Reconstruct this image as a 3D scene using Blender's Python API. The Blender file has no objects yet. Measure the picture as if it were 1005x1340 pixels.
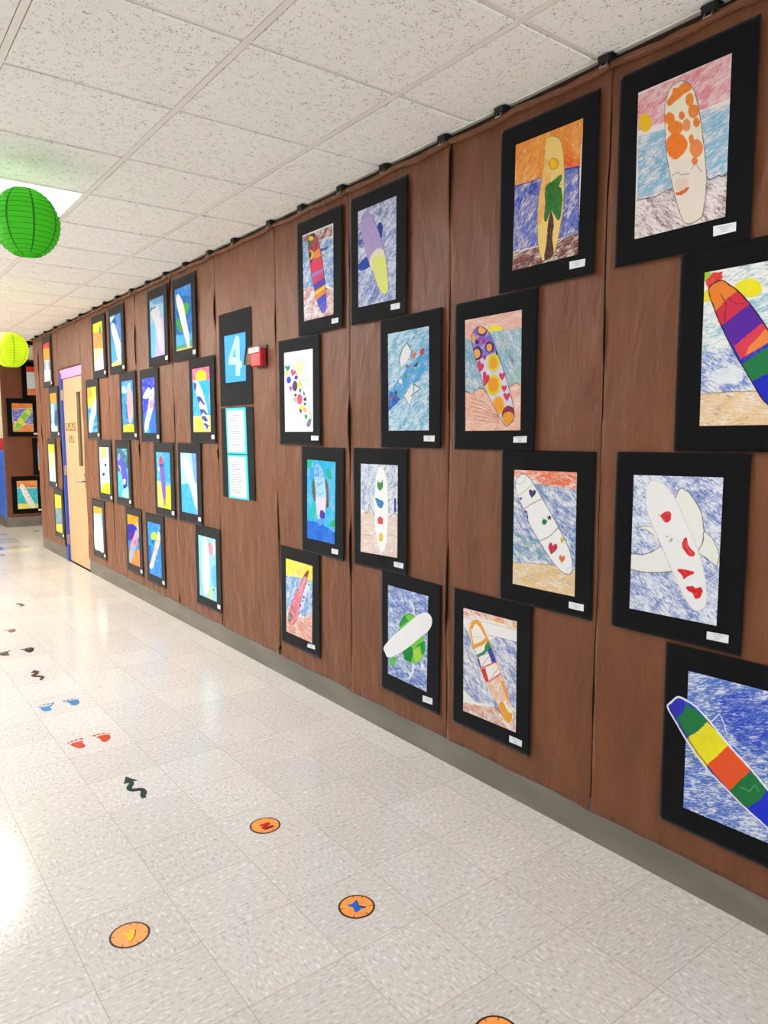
import bpy, math
import numpy as np
from mathutils import Matrix, Vector
S = bpy.context.scene
COL = S.collection
# ------------------------------------------------------------------ camera, world, light, exposure
YAW, PITCH, ROLL, FPX = 0.64591, -0.10658, -0.00082, 949.31
CAM = Vector((-2.1454, 0.0, 1.4952))
fw = Vector((math.sin(YAW)*math.cos(PITCH), math.cos(YAW)*math.cos(PITCH), math.sin(PITCH)))
r0 = Vector((math.cos(YAW), -math.sin(YAW), 0)); u0 = r0.cross(fw)
rt = r0*math.cos(ROLL)+u0*math.sin(ROLL); up = -r0*math.sin(ROLL)+u0*math.cos(ROLL)
cd = bpy.data.cameras.new('camera'); cam = bpy.data.objects.new('camera', cd); COL.objects.link(cam)
m = Matrix((rt, up, -fw)).transposed().to_4x4(); m.translation = CAM; cam.matrix_world = m
cd.sensor_fit = 'VERTICAL'; cd.sensor_height = 36; cd.sensor_width = 27; cd.lens = FPX/1340*36; cd.clip_start = .02
S.camera = cam
w = bpy.data.worlds.new('world'); S.world = w; w.use_nodes = True
w.node_tree.nodes['Background'].inputs[0].default_value = (.9, .95, 1, 1)
w.node_tree.nodes['Background'].inputs[1].default_value = .05
LIGHT = {-2: 8.0, 4: 21.5, 9: 31.0, 14: 24.0, 19: 7.0}   # ceiling light rows (grid row -> strength)
SIDE_LIGHT = 16.0
VS = S.view_settings; VS.view_transform = 'Standard'; VS.look = 'None'; VS.gamma = 1; VS.use_curve_mapping = False
VS.exposure = 0.72
S.cycles.use_denoising = True; S.cycles.max_bounces = 8; S.cycles.diffuse_bounces = 5; S.cycles.sample_clamp_indirect = 6
def fill_lamp(name, loc, rz, sx, sz, watts, col):      # added area lamp behind the camera that brightens the corridor
    ld = bpy.data.lights.new(name, 'AREA'); ld.shape = 'RECTANGLE'; ld.size = sx; ld.size_y = sz; ld.energy = watts; ld.color = col
    o = bpy.data.objects.new(name, ld); COL.objects.link(o); o.location = loc; o.rotation_euler = (math.pi/2, 0, rz)
fill_lamp('fill_lamp_back', (-1.3, -5.12, 1.35), 0, 1.8, 2.1, 120, (.86, .94, 1))
# ------------------------------------------------------------------ helpers
H = 2.741; YF = 12.968; YE = 10.40; OX, OY, T = -.1537, 1.3135, .3048; CX, CY, CS = -.402, 1.624, .6096
def lin(h):
    c = [int(h[i:i+2], 16)/255 for i in (1, 3, 5)]
    return tuple(v/12.92 if v <= .04045 else ((v+.055)/1.055)**2.4 for v in c)
def nodes(name):
    mt = bpy.data.materials.new(name); mt.use_nodes = True; nt = mt.node_tree
    return mt, nt, nt.nodes['Principled BSDF']
def nd(nt, t, **k):
    n = nt.nodes.new(t)
    for a, b in k.items():
        if hasattr(n, a) and not isinstance(b, (tuple, list)) or a in ('operation', 'blend_type', 'data_type'): setattr(n, a, b)
    return n
def mat(name, col, rough=.6, spec=.5, metal=0, bump=0, bscale=80, vary=0, vscale=12, stretch=(1, 1, 1), emit=0):
    mt, nt, b = nodes(name); c = lin(col)
    b.inputs['Base Color'].default_value = (*c, 1); b.inputs['Roughness'].default_value = rough
    b.inputs['Specular IOR Level'].default_value = spec; b.inputs['Metallic'].default_value = metal
    if emit: b.inputs['Emission Color'].default_value = (*c, 1); b.inputs['Emission Strength'].default_value = emit
    if bump or vary:
        tc = nd(nt, 'ShaderNodeTexCoord'); mp = nd(nt, 'ShaderNodeMapping'); mp.inputs['Scale'].default_value = stretch
        nt.links.new(tc.outputs['Object'], mp.inputs['Vector'])
    if vary:
        n = nd(nt, 'ShaderNodeTexNoise'); n.inputs['Scale'].default_value = vscale; n.inputs['Detail'].default_value = 5
        nt.links.new(mp.outputs[0], n.inputs['Vector'])
        r = nd(nt, 'ShaderNodeMapRange'); r.inputs['From Min'].default_value = .3; r.inputs['From Max'].default_value = .7
        r.inputs['To Min'].default_value = 1-vary; r.inputs['To Max'].default_value = 1+vary
        nt.links.new(n.outputs['Fac'], r.inputs['Value'])
        x = nd(nt, 'ShaderNodeVectorMath', operation='SCALE'); x.inputs[0].default_value = c
        nt.links.new(r.outputs[0], x.inputs['Scale']); nt.links.new(x.outputs[0], b.inputs['Base Color'])
    if bump:
        n = nd(nt, 'ShaderNodeTexNoise'); n.inputs['Scale'].default_value = bscale; n.inputs['Detail'].default_value = 4
        nt.links.new(mp.outputs[0], n.inputs['Vector'])
        bp = nd(nt, 'ShaderNodeBump'); bp.inputs['Strength'].default_value = bump; bp.inputs['Distance'].default_value = .01
        nt.links.new(n.outputs['Fac'], bp.inputs['Height']); nt.links.new(bp.outputs[0], b.inputs['Normal'])
    return mt
def link(name, me, mats, parent=None, loc=None):
    o = bpy.data.objects.new(name, me); COL.objects.link(o)
    for q in (mats if isinstance(mats, (list, tuple)) else [mats]): me.materials.append(q)
    if parent: o.parent = parent
    if loc is not None: o.location = loc
    return o
def mesh(name, vs, fs, mats, parent=None, loc=None, mi=None, smooth=False):
    me = bpy.data.meshes.new(name); me.from_pydata([tuple(v) for v in vs], [], fs); 
    if mi: me.polygons.foreach_set('material_index', mi)
    if smooth: me.polygons.foreach_set('use_smooth', [True]*len(fs))
    me.update(); return link(name, me, mats, parent, loc)
class MB:
    def __init__(s): s.v = []; s.f = []; s.mi = []
    def box(s, x0, x1, y0, y1, z0, z1, k=0):
        b = len(s.v); s.v += [(x, y, z) for z in (z0, z1) for y in (y0, y1) for x in (x0, x1)]
        for q in ((0, 2, 3, 1), (4, 5, 7, 6), (0, 1, 5, 4), (2, 6, 7, 3), (0, 4, 6, 2), (1, 3, 7, 5)): s.f.append([b+i for i in q]); s.mi.append(k)
        return s
    def prism(s, pts, n0, n1, fr, k=0):
        # polygon pts (a,b) extruded between offsets n0<n1 along the frame's normal
        R, U, N = fr; b = len(s.v); n = len(pts)
        ar = sum(pts[i][0]*pts[(i+1) % n][1]-pts[(i+1) % n][0]*pts[i][1] for i in range(n))
        if ar < 0: pts = pts[::-1]
        for t in (n0, n1): s.v += [tuple(R[i]*a+U[i]*c+N[i]*t for i in range(3)) for a, c in pts]
        s.f.append([b+n+i for i in range(n)]); s.f.append([b+n-1-i for i in range(n)]); s.mi += [k, k]
        for i in range(n): j = (i+1) % n; s.f.append([b+i, b+j, b+n+j, b+n+i]); s.mi.append(k)
        return s
    def tube(s, path, r, n=8, k=0):
        P = [Vector(q) for q in path]; b = len(s.v)
        for i, q in enumerate(P):
            d = (P[min(i+1, len(P)-1)]-P[max(i-1, 0)]).normalized()
            a = d.orthogonal().normalized() if i == 0 else (a-d*a.dot(d)).normalized()
            c = d.cross(a); rr = r[i] if isinstance(r, (list, tuple)) else r
            s.v += [tuple(q+(a*math.cos(2*math.pi*j/n)+c*math.sin(2*math.pi*j/n))*rr) for j in range(n)]
        for i in range(len(P)-1):
            for j in range(n): s.f.append([b+i*n+j, b+i*n+(j+1) % n, b+(i+1)*n+(j+1) % n, b+(i+1)*n+j]); s.mi.append(k)
        s.f.append([b+j for j in range(n)][::-1]); s.f.append([b+(len(P)-1)*n+j for j in range(n)]); s.mi += [k, k]
        return s
    def lathe(s, prof, n=24, c=(0, 0, 0), k=0):
        b = len(s.v); m_ = len(prof)
        for r, z in prof: s.v += [(c[0]+r*math.cos(2*math.pi*j/n), c[1]+r*math.sin(2*math.pi*j/n), c[2]+z) for j in range(n)]
        for i in range(m_-1):
            for j in range(n): s.f.append([b+i*n+j, b+i*n+(j+1) % n, b+(i+1)*n+(j+1) % n, b+(i+1)*n+j]); s.mi.append(k)
        return s
    def build(s, name, mats, parent=None, loc=None, smooth=False): return mesh(name, s.v, s.f, mats, parent, loc, s.mi, smooth)
def thing(name, label, cat, loc=(0, 0, 0), group=None):
    o = bpy.data.objects.new(name, None); COL.objects.link(o); o.location = loc; o.empty_display_size = .1
    return tag(o, label, cat, group)
def tag(o, label, cat, group=None):
    o['label'] = label; o['category'] = cat
    if group: o['group'] = group
    return o
def struct(o): o['kind'] = 'structure'; return o
FX = ((0, -1, 0), (0, 0, 1), (-1, 0, 0))      # on the long wall: right, up, out of the wall
FY = ((1, 0, 0), (0, 0, 1), (0, -1, 0))       # on the far end wall
FF = ((1, 0, 0), (0, 1, 0), (0, 0, 1))        # on the floor
# value noise
RNG = np.random.RandomState(7); TAB = RNG.rand(256, 256)
def vn(x, y):
    xi = np.floor(x).astype(int); yi = np.floor(y).astype(int); fx = x-xi; fy = y-yi
    fx = fx*fx*(3-2*fx); fy = fy*fy*(3-2*fy); g = lambda a, b: TAB[a & 255, b & 255]
    return (g(xi, yi)*(1-fx)+g(xi+1, yi)*fx)*(1-fy)+(g(xi, yi+1)*(1-fx)+g(xi+1, yi+1)*fx)*fy
# ------------------------------------------------------------------ drawing: shapes evaluated as pigment at mesh points (mm)
def cat(pts, n=6):
    P = np.array(pts, float); k = len(P); out = []
    for i in range(k):
        a, b, c, d = P[i-1], P[i], P[(i+1) % k], P[(i+2) % k]
        for t in np.arange(n)/n: out.append(.5*(2*b+(c-a)*t+(2*a-5*b+4*c-d)*t*t+(3*b-a-3*c+d)*t**3))
    return np.array(out)
def inside(P, poly):
    lo, hi = poly.min(0), poly.max(0)
    idx = np.where((P[:, 0] >= lo[0]) & (P[:, 0] <= hi[0]) & (P[:, 1] >= lo[1]) & (P[:, 1] <= hi[1]))[0]
    if not len(idx): return idx
    x, y = P[idx, 0], P[idx, 1]; c = np.zeros(len(idx), bool)
    for (x0, y0), (x1, y1) in zip(poly, np.roll(poly, -1, 0)):
        if y0 == y1: continue
        c ^= ((y0 > y) != (y1 > y)) & (x < (x1-x0)*(y-y0)/(y1-y0)+x0)
    return idx[c]
def near_line(P, pts, w_, closed):
    Q = np.array(pts, float); lo, hi = Q.min(0)-w_, Q.max(0)+w_
    idx = np.where((P[:, 0] >= lo[0]) & (P[:, 0] <= hi[0]) & (P[:, 1] >= lo[1]) & (P[:, 1] <= hi[1]))[0]
    if not len(idx): return idx, np.zeros(0)
    p = P[idx]; dm = np.full(len(idx), 1e9); n = len(Q)
    for i in range(n if closed else n-1):
        a, b = Q[i], Q[(i+1) % n]; d = b-a; L = max(d@d, 1e-9); t = np.clip(((p-a)@d)/L, 0, 1)
        dm = np.minimum(dm, np.hypot(*(p-a-t[:, None]*d).T))
    return idx, dm
def paint(P, layers, outline, seed, base='#f4f5f7', px=2.0):
    rs = np.random.RandomState(seed); ofs = rs.rand(8)*200
    C = np.tile(np.array(lin(base)), (len(P), 1))
    J = P+np.stack([vn(P[:, 0]/9+ofs[0], P[:, 1]/9)-.5, vn(P[:, 0]/9, P[:, 1]/9+ofs[1])-.5], 1)*2.2
    for li, (k, col, md, cov, ang, pts) in enumerate(layers):
        c = np.array(lin(col)); fade = None
        if isinstance(pts, str): pts = outline; closed = True
        else: pts = np.array(pts, float).reshape(-1, 2); closed = False
        if k == 'f': idx = np.arange(len(P))
        elif k == 'l':
            w_ = max(ang*(1.9 if closed else 1), px*(.9 if not closed or px < 2 else 2.2)); idx, dm = near_line(J, pts, w_, closed); fade = np.clip((w_*.5+px*.5-dm)/px, 0, 1)
        else:
            idx = inside(J, cat(pts) if k == 's' else pts)
        if not len(idx): continue
        q = P[idx]
        if md == 'c':
            a = math.radians(ang); u = q[:, 0]*math.cos(a)+q[:, 1]*math.sin(a)+li*31; v = -q[:, 0]*math.sin(a)+q[:, 1]*math.cos(a)+li*17
            v = v+4*(vn(u/25+ofs[2], v/25)-.5)
            n = .4*vn(u/13+ofs[3], v/2.0)+.3*vn(u/6, v/1.4+ofs[4])+.3*vn(u/34+ofs[5], v/16)
            al = np.clip((n-(1-cov)*.55-.14)/.27, 0, 1)*(.66+.34*cov)
        elif md == 'w':
            n = vn(q[:, 0]/22+ofs[6]+li, q[:, 1]/30)*.6+vn(q[:, 0]/7, q[:, 1]/9+ofs[7])*.4
            al = np.clip(cov*(.72+.5*n), 0, 1)
        else:
            n = vn(q[:, 0]/5+li, q[:, 1]/5); al = np.clip(cov*(.9+.2*n), 0, 1)
        if fade is not None: al = al*fade
        C[idx] = C[idx]*(1-al[:, None])+c*al[:, None]
    return C*.82
def grid_obj(name, P3, C, mats, parent, skirt, N):
    # P3 (M,K,3) grid facing N, with a rim turned back by `skirt`
    M, K, _ = P3.shape; v = P3.reshape(-1, 3); ii = np.arange(M*K).reshape(M, K)
    q = np.stack([ii[:-1, :-1], ii[:-1, 1:], ii[1:, 1:], ii[1:, :-1]], -1).reshape(-1, 4)
    rim = np.concatenate([ii[0, :-1], ii[:-1, -1], ii[-1, :0:-1], ii[:0:-1, 0]])
    back = v[rim]-np.array(N)*skirt; b0 = M*K; n = len(rim); j = np.arange(n)
    rq = np.stack([rim, b0+j, b0+(j+1) % n, np.roll(rim, -1)], -1)
    nv = M*K+n; F = np.concatenate([q, rq])
    nn = np.cross(v[q[0, 1]]-v[q[0, 0]], v[q[0, 3]]-v[q[0, 0]])
    if nn@np.array(N) < 0: F = F[:, ::-1]
    me = bpy.data.meshes.new(name); me.vertices.add(nv); me.vertices.foreach_set('co', np.concatenate([v, back]).astype('f').ravel())
    me.loops.add(len(F)*4); me.loops.foreach_set('vertex_index', F.astype('i').ravel())
    me.polygons.add(len(F)); me.polygons.foreach_set('loop_start', np.arange(len(F), dtype='i')*4)
    sm = np.ones(len(F), bool); sm[len(q):] = False; me.polygons.foreach_set('use_smooth', sm)
    me.update(calc_edges=True)
    if C is not None:
        C2 = np.concatenate([C, C[rim]]); at = me.color_attributes.new('Col', 'FLOAT_COLOR', 'POINT')
        at.data.foreach_set('color', np.concatenate([C2, np.ones((nv, 1))], 1).astype('f').ravel())
    return link(name, me, mats, parent)
# ------------------------------------------------------------------ materials
def attr_mat(name, rough, spec):
    mt, nt, b = nodes(name); a = nd(nt, 'ShaderNodeAttribute'); a.attribute_name = 'Col'
    nt.links.new(a.outputs['Color'], b.inputs['Base Color']); b.inputs['Roughness'].default_value = rough; b.inputs['Specular IOR Level'].default_value = spec
    tc = nd(nt, 'ShaderNodeTexCoord'); n = nd(nt, 'ShaderNodeTexNoise'); n.inputs['Scale'].default_value = 400
    nt.links.new(tc.outputs['Object'], n.inputs['Vector']); bp = nd(nt, 'ShaderNodeBump'); bp.inputs['Strength'].default_value = .12; bp.inputs['Distance'].default_value = .002
    nt.links.new(n.outputs['Fac'], bp.inputs['Height']); nt.links.new(bp.outputs[0], b.inputs['Normal'])
    return mt
M = dict(
    paint=attr_mat('crayon_on_paper', .75, .25), board=attr_mat('coloured_card', .7, .3),
    black=mat('black_construction_paper', '#0a0a0c', .8, .12, vary=.15, vscale=7, stretch=(1, 2, .6), bump=.12, bscale=16),
    white=mat('white_card', '#f2f2f0', .7, .3), metal=mat('brushed_metal', '#b8b4ac', .3, .5, metal=1),
    tee=mat('painted_ceiling_tee', '#efe9e2', .5, .4), dark=mat('dark_void', '#0c0c0c', .9, .1),
    clip=mat('black_plastic', '#101010', .5, .4), base=mat('vinyl_baseboard', '#736d63', .5, .4, vary=.22, vscale=8, bump=.2, bscale=14, stretch=(1, .25, 1)),
    blue=mat('blue_frame_paint', '#2d4aa8', .4, .5), pink=mat('pink_paper', '#ea9ae0', .6, .4),
    wood=mat('pale_birch_door', '#ccaa80', .42, .4, vary=.07, vscale=3, stretch=(6, 6, .5)), red=mat('red_alarm_plastic', '#c01a22', .4, .5), darkred=mat('red_grille', '#e04850', .5, .5),
    cream=mat('cream_wall_paint', '#f2eee2', .6, .3), slit_shade=mat('slit_shade_brown', '#3a2a20', .9, .1), glass=mat('door_glass', '#3b3a34', .08, .6),
    brown=None, teal=mat('teal_card', '#2cc6d4', .6, .3), card=mat('blue_card', '#2a96f0', .6, .3), num=mat('pale_cyan_card', '#a8f2f6', .6, .3),
    lamp=mat('lamp_frame', '#f2f0ea', .5, .4), signtxt=mat('dark_sign_print', '#2a2018', .6, .3), sign=mat('tan_sign_plate', '#cfa873', .5, .3))
def kraft():
    mt, nt, b = nodes('brown_kraft_paper'); L = nt.links.new
    tc = nd(nt, 'ShaderNodeTexCoord'); mp = nd(nt, 'ShaderNodeMapping'); mp.inputs['Scale'].default_value = (1, 1.9, .75); L(tc.outputs['Object'], mp.inputs['Vector'])
    n1 = nd(nt, 'ShaderNodeTexNoise'); n1.inputs['Scale'].default_value = 4.5; n1.inputs['Detail'].default_value = 6; L(mp.outputs[0], n1.inputs['Vector'])
    n2 = nd(nt, 'ShaderNodeTexNoise'); n2.inputs['Scale'].default_value = 320; n2.inputs['Detail'].default_value = 2; L(tc.outputs['Object'], n2.inputs['Vector'])
    cr = nd(nt, 'ShaderNodeValToRGB'); cr.color_ramp.elements[0].position = .3; cr.color_ramp.elements[1].position = .7
    cr.color_ramp.elements[0].color = (*lin('#643820'), 1); cr.color_ramp.elements[1].color = (*lin('#744529'), 1); L(n1.outputs['Fac'], cr.inputs['Fac'])
    L(cr.outputs[0], b.inputs['Base Color']); b.inputs['Roughness'].default_value = .5; b.inputs['Specular IOR Level'].default_value = .36
    n3 = nd(nt, 'ShaderNodeTexNoise'); n3.inputs['Scale'].default_value = 6.5; n3.inputs['Detail'].default_value = 4; n3.inputs['Roughness'].default_value = .5; n3.inputs['Distortion'].default_value = .5; L(mp.outputs[0], n3.inputs['Vector'])
    b1 = nd(nt, 'ShaderNodeBump'); b1.inputs['Strength'].default_value = .8; b1.inputs['Distance'].default_value = .02; L(n3.outputs['Fac'], b1.inputs['Height'])
    b2 = nd(nt, 'ShaderNodeBump'); b2.inputs['Strength'].default_value = .1; b2.inputs['Distance'].default_value = .001; L(n2.outputs['Fac'], b2.inputs['Height']); L(b1.outputs[0], b2.inputs['Normal'])
    L(b2.outputs[0], b.inputs['Normal']); return mt
M['brown'] = kraft()
for k_, wt in (('black', .28), ('brown', .28)):
    b_ = M[k_].node_tree.nodes['Principled BSDF']; b_.inputs['Sheen Weight'].default_value = wt; b_.inputs['Sheen Roughness'].default_value = .35
    b_.inputs['Sheen Tint'].default_value = (1, .97, .95, 1) if k_ == 'black' else (1, .60, .38, 1)
def ceiling_mat():
    mt, nt, b = nodes('fissured_ceiling_tile'); L = nt.links.new
    tc = nd(nt, 'ShaderNodeTexCoord'); n = nd(nt, 'ShaderNodeTexNoise'); n.inputs['Scale'].default_value = 165; n.inputs['Detail'].default_value = 2; n.inputs['Distortion'].default_value = .6; L(tc.outputs['Object'], n.inputs['Vector'])
    n2 = nd(nt, 'ShaderNodeTexNoise'); n2.inputs['Scale'].default_value = 40; n2.inputs['Detail'].default_value = 2; L(tc.outputs['Object'], n2.inputs['Vector'])
    ad = nd(nt, 'ShaderNodeMath', operation='MULTIPLY_ADD'); L(n2.outputs['Fac'], ad.inputs[0]); ad.inputs[1].default_value = .45; L(n.outputs['Fac'], ad.inputs[2])
    cr = nd(nt, 'ShaderNodeValToRGB'); e_ = cr.color_ramp.elements; e_[0].position = .54; e_[0].color = (*lin('#b4aaa0'), 1); e_[1].position = .61; e_[1].color = (*lin('#f8f5f1'), 1)
    L(ad.outputs[0], cr.inputs['Fac']); L(cr.outputs[0], b.inputs['Base Color']); b.inputs['Roughness'].default_value = .9; b.inputs['Specular IOR Level'].default_value = .1
    bp = nd(nt, 'ShaderNodeBump'); bp.inputs['Strength'].default_value = .3; bp.inputs['Distance'].default_value = .003; L(ad.outputs[0], bp.inputs['Height']); L(bp.outputs[0], b.inputs['Normal']); return mt
def floor_mat(name, base, chip1, chip2):
    mt, nt, b = nodes(name); L = nt.links.new
    tc = nd(nt, 'ShaderNodeTexCoord'); sp = nd(nt, 'ShaderNodeSeparateXYZ'); L(tc.outputs['Object'], sp.inputs[0])
    def mth(op, a, c=None):
        x = nd(nt, 'ShaderNodeMath', operation=op)
        for i, v in enumerate((a, c)):
            if v is None: continue
            if isinstance(v, (int, float)): x.inputs[i].default_value = v
            else: L(v, x.inputs[i])
        return x.outputs[0]
    tx = mth('DIVIDE', mth('SUBTRACT', sp.outputs['X'], OX), T); ty = mth('DIVIDE', mth('SUBTRACT', sp.outputs['Y'], OY), T)
    par = mth('FLOORED_MODULO', mth('ADD', mth('FLOOR', tx), mth('FLOOR', ty)), 2.0)
    cid = nd(nt, 'ShaderNodeCombineXYZ'); L(mth('FLOOR', tx), cid.inputs[0]); L(mth('FLOOR', ty), cid.inputs[1])
    wn = nd(nt, 'ShaderNodeTexWhiteNoise'); L(cid.outputs[0], wn.inputs['Vector'])
    def streak(sx, sy):
        mp = nd(nt, 'ShaderNodeMapping'); mp.inputs['Scale'].default_value = (sx, sy, 1); L(tc.outputs['Object'], mp.inputs['Vector'])
        a = nd(nt, 'ShaderNodeTexNoise'); a.inputs['Scale'].default_value = 1; a.inputs['Detail'].default_value = 3; a.inputs['Roughness'].default_value = .6; L(mp.outputs[0], a.inputs['Vector'])
        return a.outputs['Fac']
    mx = nd(nt, 'ShaderNodeMix'); L(par, mx.inputs['Factor']); L(streak(45, 110), mx.inputs['A']); L(streak(110, 45), mx.inputs['B'])
    cr = nd(nt, 'ShaderNodeValToRGB'); e_ = cr.color_ramp.elements; e_[0].position = .28; e_[0].color = (*lin(chip1), 1); e_[1].position = .46; e_[1].color = (*lin(base), 1)
    k = e_.new(.57); k.color = (*lin(base), 1); k = e_.new(.68); k.color = (*lin(chip2), 1)
    L(mx.outputs['Result'], cr.inputs['Fac'])
    v = nd(nt, 'ShaderNodeMapRange'); v.inputs['To Min'].default_value = .95; v.inputs['To Max'].default_value = 1.04; L(wn.outputs['Value'], v.inputs['Value'])
    sc = nd(nt, 'ShaderNodeVectorMath', operation='SCALE'); L(cr.outputs[0], sc.inputs[0]); L(v.outputs[0], sc.inputs['Scale'])
    # joints
    def edge(t): 
        fr = mth('FRACT', t); return mth('MINIMUM', fr, mth('SUBTRACT', 1.0, fr))
    ed = mth('MINIMUM', edge(tx), edge(ty)); jr = nd(nt, 'ShaderNodeMapRange'); jr.inputs['From Min'].default_value = .0018; jr.inputs['From Max'].default_value = .0045; L(ed, jr.inputs['Value'])
    jm = nd(nt, 'ShaderNodeMix', data_type='RGBA'); L(jr.outputs[0], jm.inputs['Factor']); jm.inputs['A'].default_value = (*lin('#a89c8c'), 1); L(sc.outputs[0], jm.inputs['B'])
    L(jm.outputs['Result'], b.inputs['Base Color'])
    b.inputs['Roughness'].default_value = .16; b.inputs['Specular IOR Level'].default_value = .5
    n4 = nd(nt, 'ShaderNodeTexNoise'); n4.inputs['Scale'].default_value = 22; n4.inputs['Detail'].default_value = 2; L(tc.outputs['Object'], n4.inputs['Vector'])
    bp = nd(nt, 'ShaderNodeBump'); bp.inputs['Strength'].default_value = .05; bp.inputs['Distance'].default_value = .004; L(n4.outputs['Fac'], bp.inputs['Height']); L(bp.outputs[0], b.inputs['Normal'])
    return mt
def block_wall():
    mt, nt, b = nodes('painted_block_wall'); L = nt.links.new
    tc = nd(nt, 'ShaderNodeTexCoord'); sp = nd(nt, 'ShaderNodeSeparateXYZ'); L(tc.outputs['Object'], sp.inputs[0])
    cr = nd(nt, 'ShaderNodeValToRGB'); cr.color_ramp.interpolation = 'CONSTANT'; e_ = cr.color_ramp.elements
    e_[0].color = (*lin('#4274dc'), 1); e_[1].position = 1.245/3; e_[1].color = (*lin('#d0141c'), 1); k = e_.new(1.43/3); k.color = (*lin('#efe3c2'), 1)
    dv = nd(nt, 'ShaderNodeMath', operation='DIVIDE'); L(sp.outputs['Z'], dv.inputs[0]); dv.inputs[1].default_value = 3; L(dv.outputs[0], cr.inputs['Fac'])
    fr = nd(nt, 'ShaderNodeMath', operation='FLOORED_MODULO'); L(sp.outputs['Z'], fr.inputs[0]); fr.inputs[1].default_value = .2032
    lt = nd(nt, 'ShaderNodeMath', operation='LESS_THAN'); L(fr.outputs[0], lt.inputs[0]); lt.inputs[1].default_value = .008
    mx = nd(nt, 'ShaderNodeMix', data_type='RGBA', blend_type='MIX'); ml = nd(nt, 'ShaderNodeMath', operation='MULTIPLY'); L(lt.outputs[0], ml.inputs[0]); ml.inputs[1].default_value = .25; L(ml.outputs[0], mx.inputs['Factor']); L(cr.outputs[0], mx.inputs['A']); mx.inputs['B'].default_value = (.8, .85, .95, 1)
    L(mx.outputs['Result'], b.inputs['Base Color']); b.inputs['Roughness'].default_value = .35; return mt
M['ceil'] = ceiling_mat(); M['block'] = block_wall()
M['floor'] = floor_mat('vinyl_floor_tile', '#d0c8be', '#aca294', '#e8e3dc')
M['floor_grey'] = floor_mat('grey_vinyl_tile', '#b4b2a8', '#98988e', '#ccccc4'); M['floor_blue'] = floor_mat('blue_vinyl_tile', '#5a7aa0', '#4a6a90', '#8aa0b8')
M['floor_yellow'] = floor_mat('yellow_vinyl_tile', '#ddd0ac', '#c8bc9a', '#ece2c4')
# ------------------------------------------------------------------ the room
WL = -2.63; YB = -5.2; YZ = 18.5
def floor():
    i0 = math.floor((WL-OX)/T)-1; i1 = math.ceil((4.2-OX)/T); j0 = math.floor((YB-OY)/T)-1; j1 = math.ceil((YZ-OY)/T)+1
    xs = [OX+i*T for i in range(i0, i1+1)]; ys = [OY+j*T for j in range(j0, j1+1)]
    nx = len(xs); v = [(x, y, 0) for y in ys for x in xs]; fs = []; mi = []
    acc = {(-1, 30): 1, (-1, 29): 3, (-2, 30): 2, (-1, 33): 1, (-1, 32): 1, (-1, 35): 1}
    for j in range(len(ys)-1):
        for i in range(nx-1):
            fs.append((j*nx+i, j*nx+i+1, (j+1)*nx+i+1, (j+1)*nx+i)); mi.append(acc.get((i+i0, j+j0), 0))
    return struct(mesh('floor', v, fs, [M['floor'], M['floor_grey'], M['floor_blue'], M['floor_yellow']], mi=mi))
floor()
def ceiling():
    b = MB(); t = MB(); lights = []
    xl = [0.0]+[CX-k*CS for k in range(4)]+[WL]; rows = range(-11, 28)
    for k in rows:
        y0 = CY+k*CS; y1 = y0+CS
        for c in range(len(xl)-1):
            if k in LIGHT and c in (2, 3): continue
            x1, x0 = xl[c], xl[c+1]; g = .0150
            b.box(x0+g, x1-(g if c else .004), y0+g, y1-g, H, H+.018)
        t.box(WL, 0, y0-.012, y0+.012, H+.007, H+.012)
    # the cross corridor keeps the same grid
    for k in range(14, 19):
        y0 = CY+k*CS; y1 = y0+CS
        for c in range(7):
            x0 = .2+c*CS-.002
            if k == 16 and c in (3, 4): continue
            b.box(x0+.015, x0+CS-.015, y0+.015, y1-.015, H, H+.018)
    for c in range(8): t.box(.2+c*CS-.0125, .2+c*CS+.0125, YE-.4, YF+.3, H+.006, H+.014)
    for k in range(14, 20): t.box(0, 4.2, CY+k*CS-.0125, CY+k*CS+.0125, H+.006, H+.014)
    for x in xl[1:-1]: t.box(x-.012, x+.012, YB, YZ, H+.001, H+.0105)
    struct(b.build('ceiling', M['ceil'])); struct(t.build('trim_1', M['tee']))
    p_ = MB(); p_.box(WL-.1, 4.3, YB-.1, YZ+.1, H+.06, H+.1); struct(p_.build('ceiling', M['dark']))  # near-black slab, its colour stands in for the shade above the tile gaps
    # cross beam at the mouth of the side corridor and wall angle
    a = MB(); a.box(-.022, 0, YB, YE, H-.003, H+.004).box(WL, WL+.022, YB, YZ, H-.003, H+.004); struct(a.build('trim_2', M['tee']))
ceiling()
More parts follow.
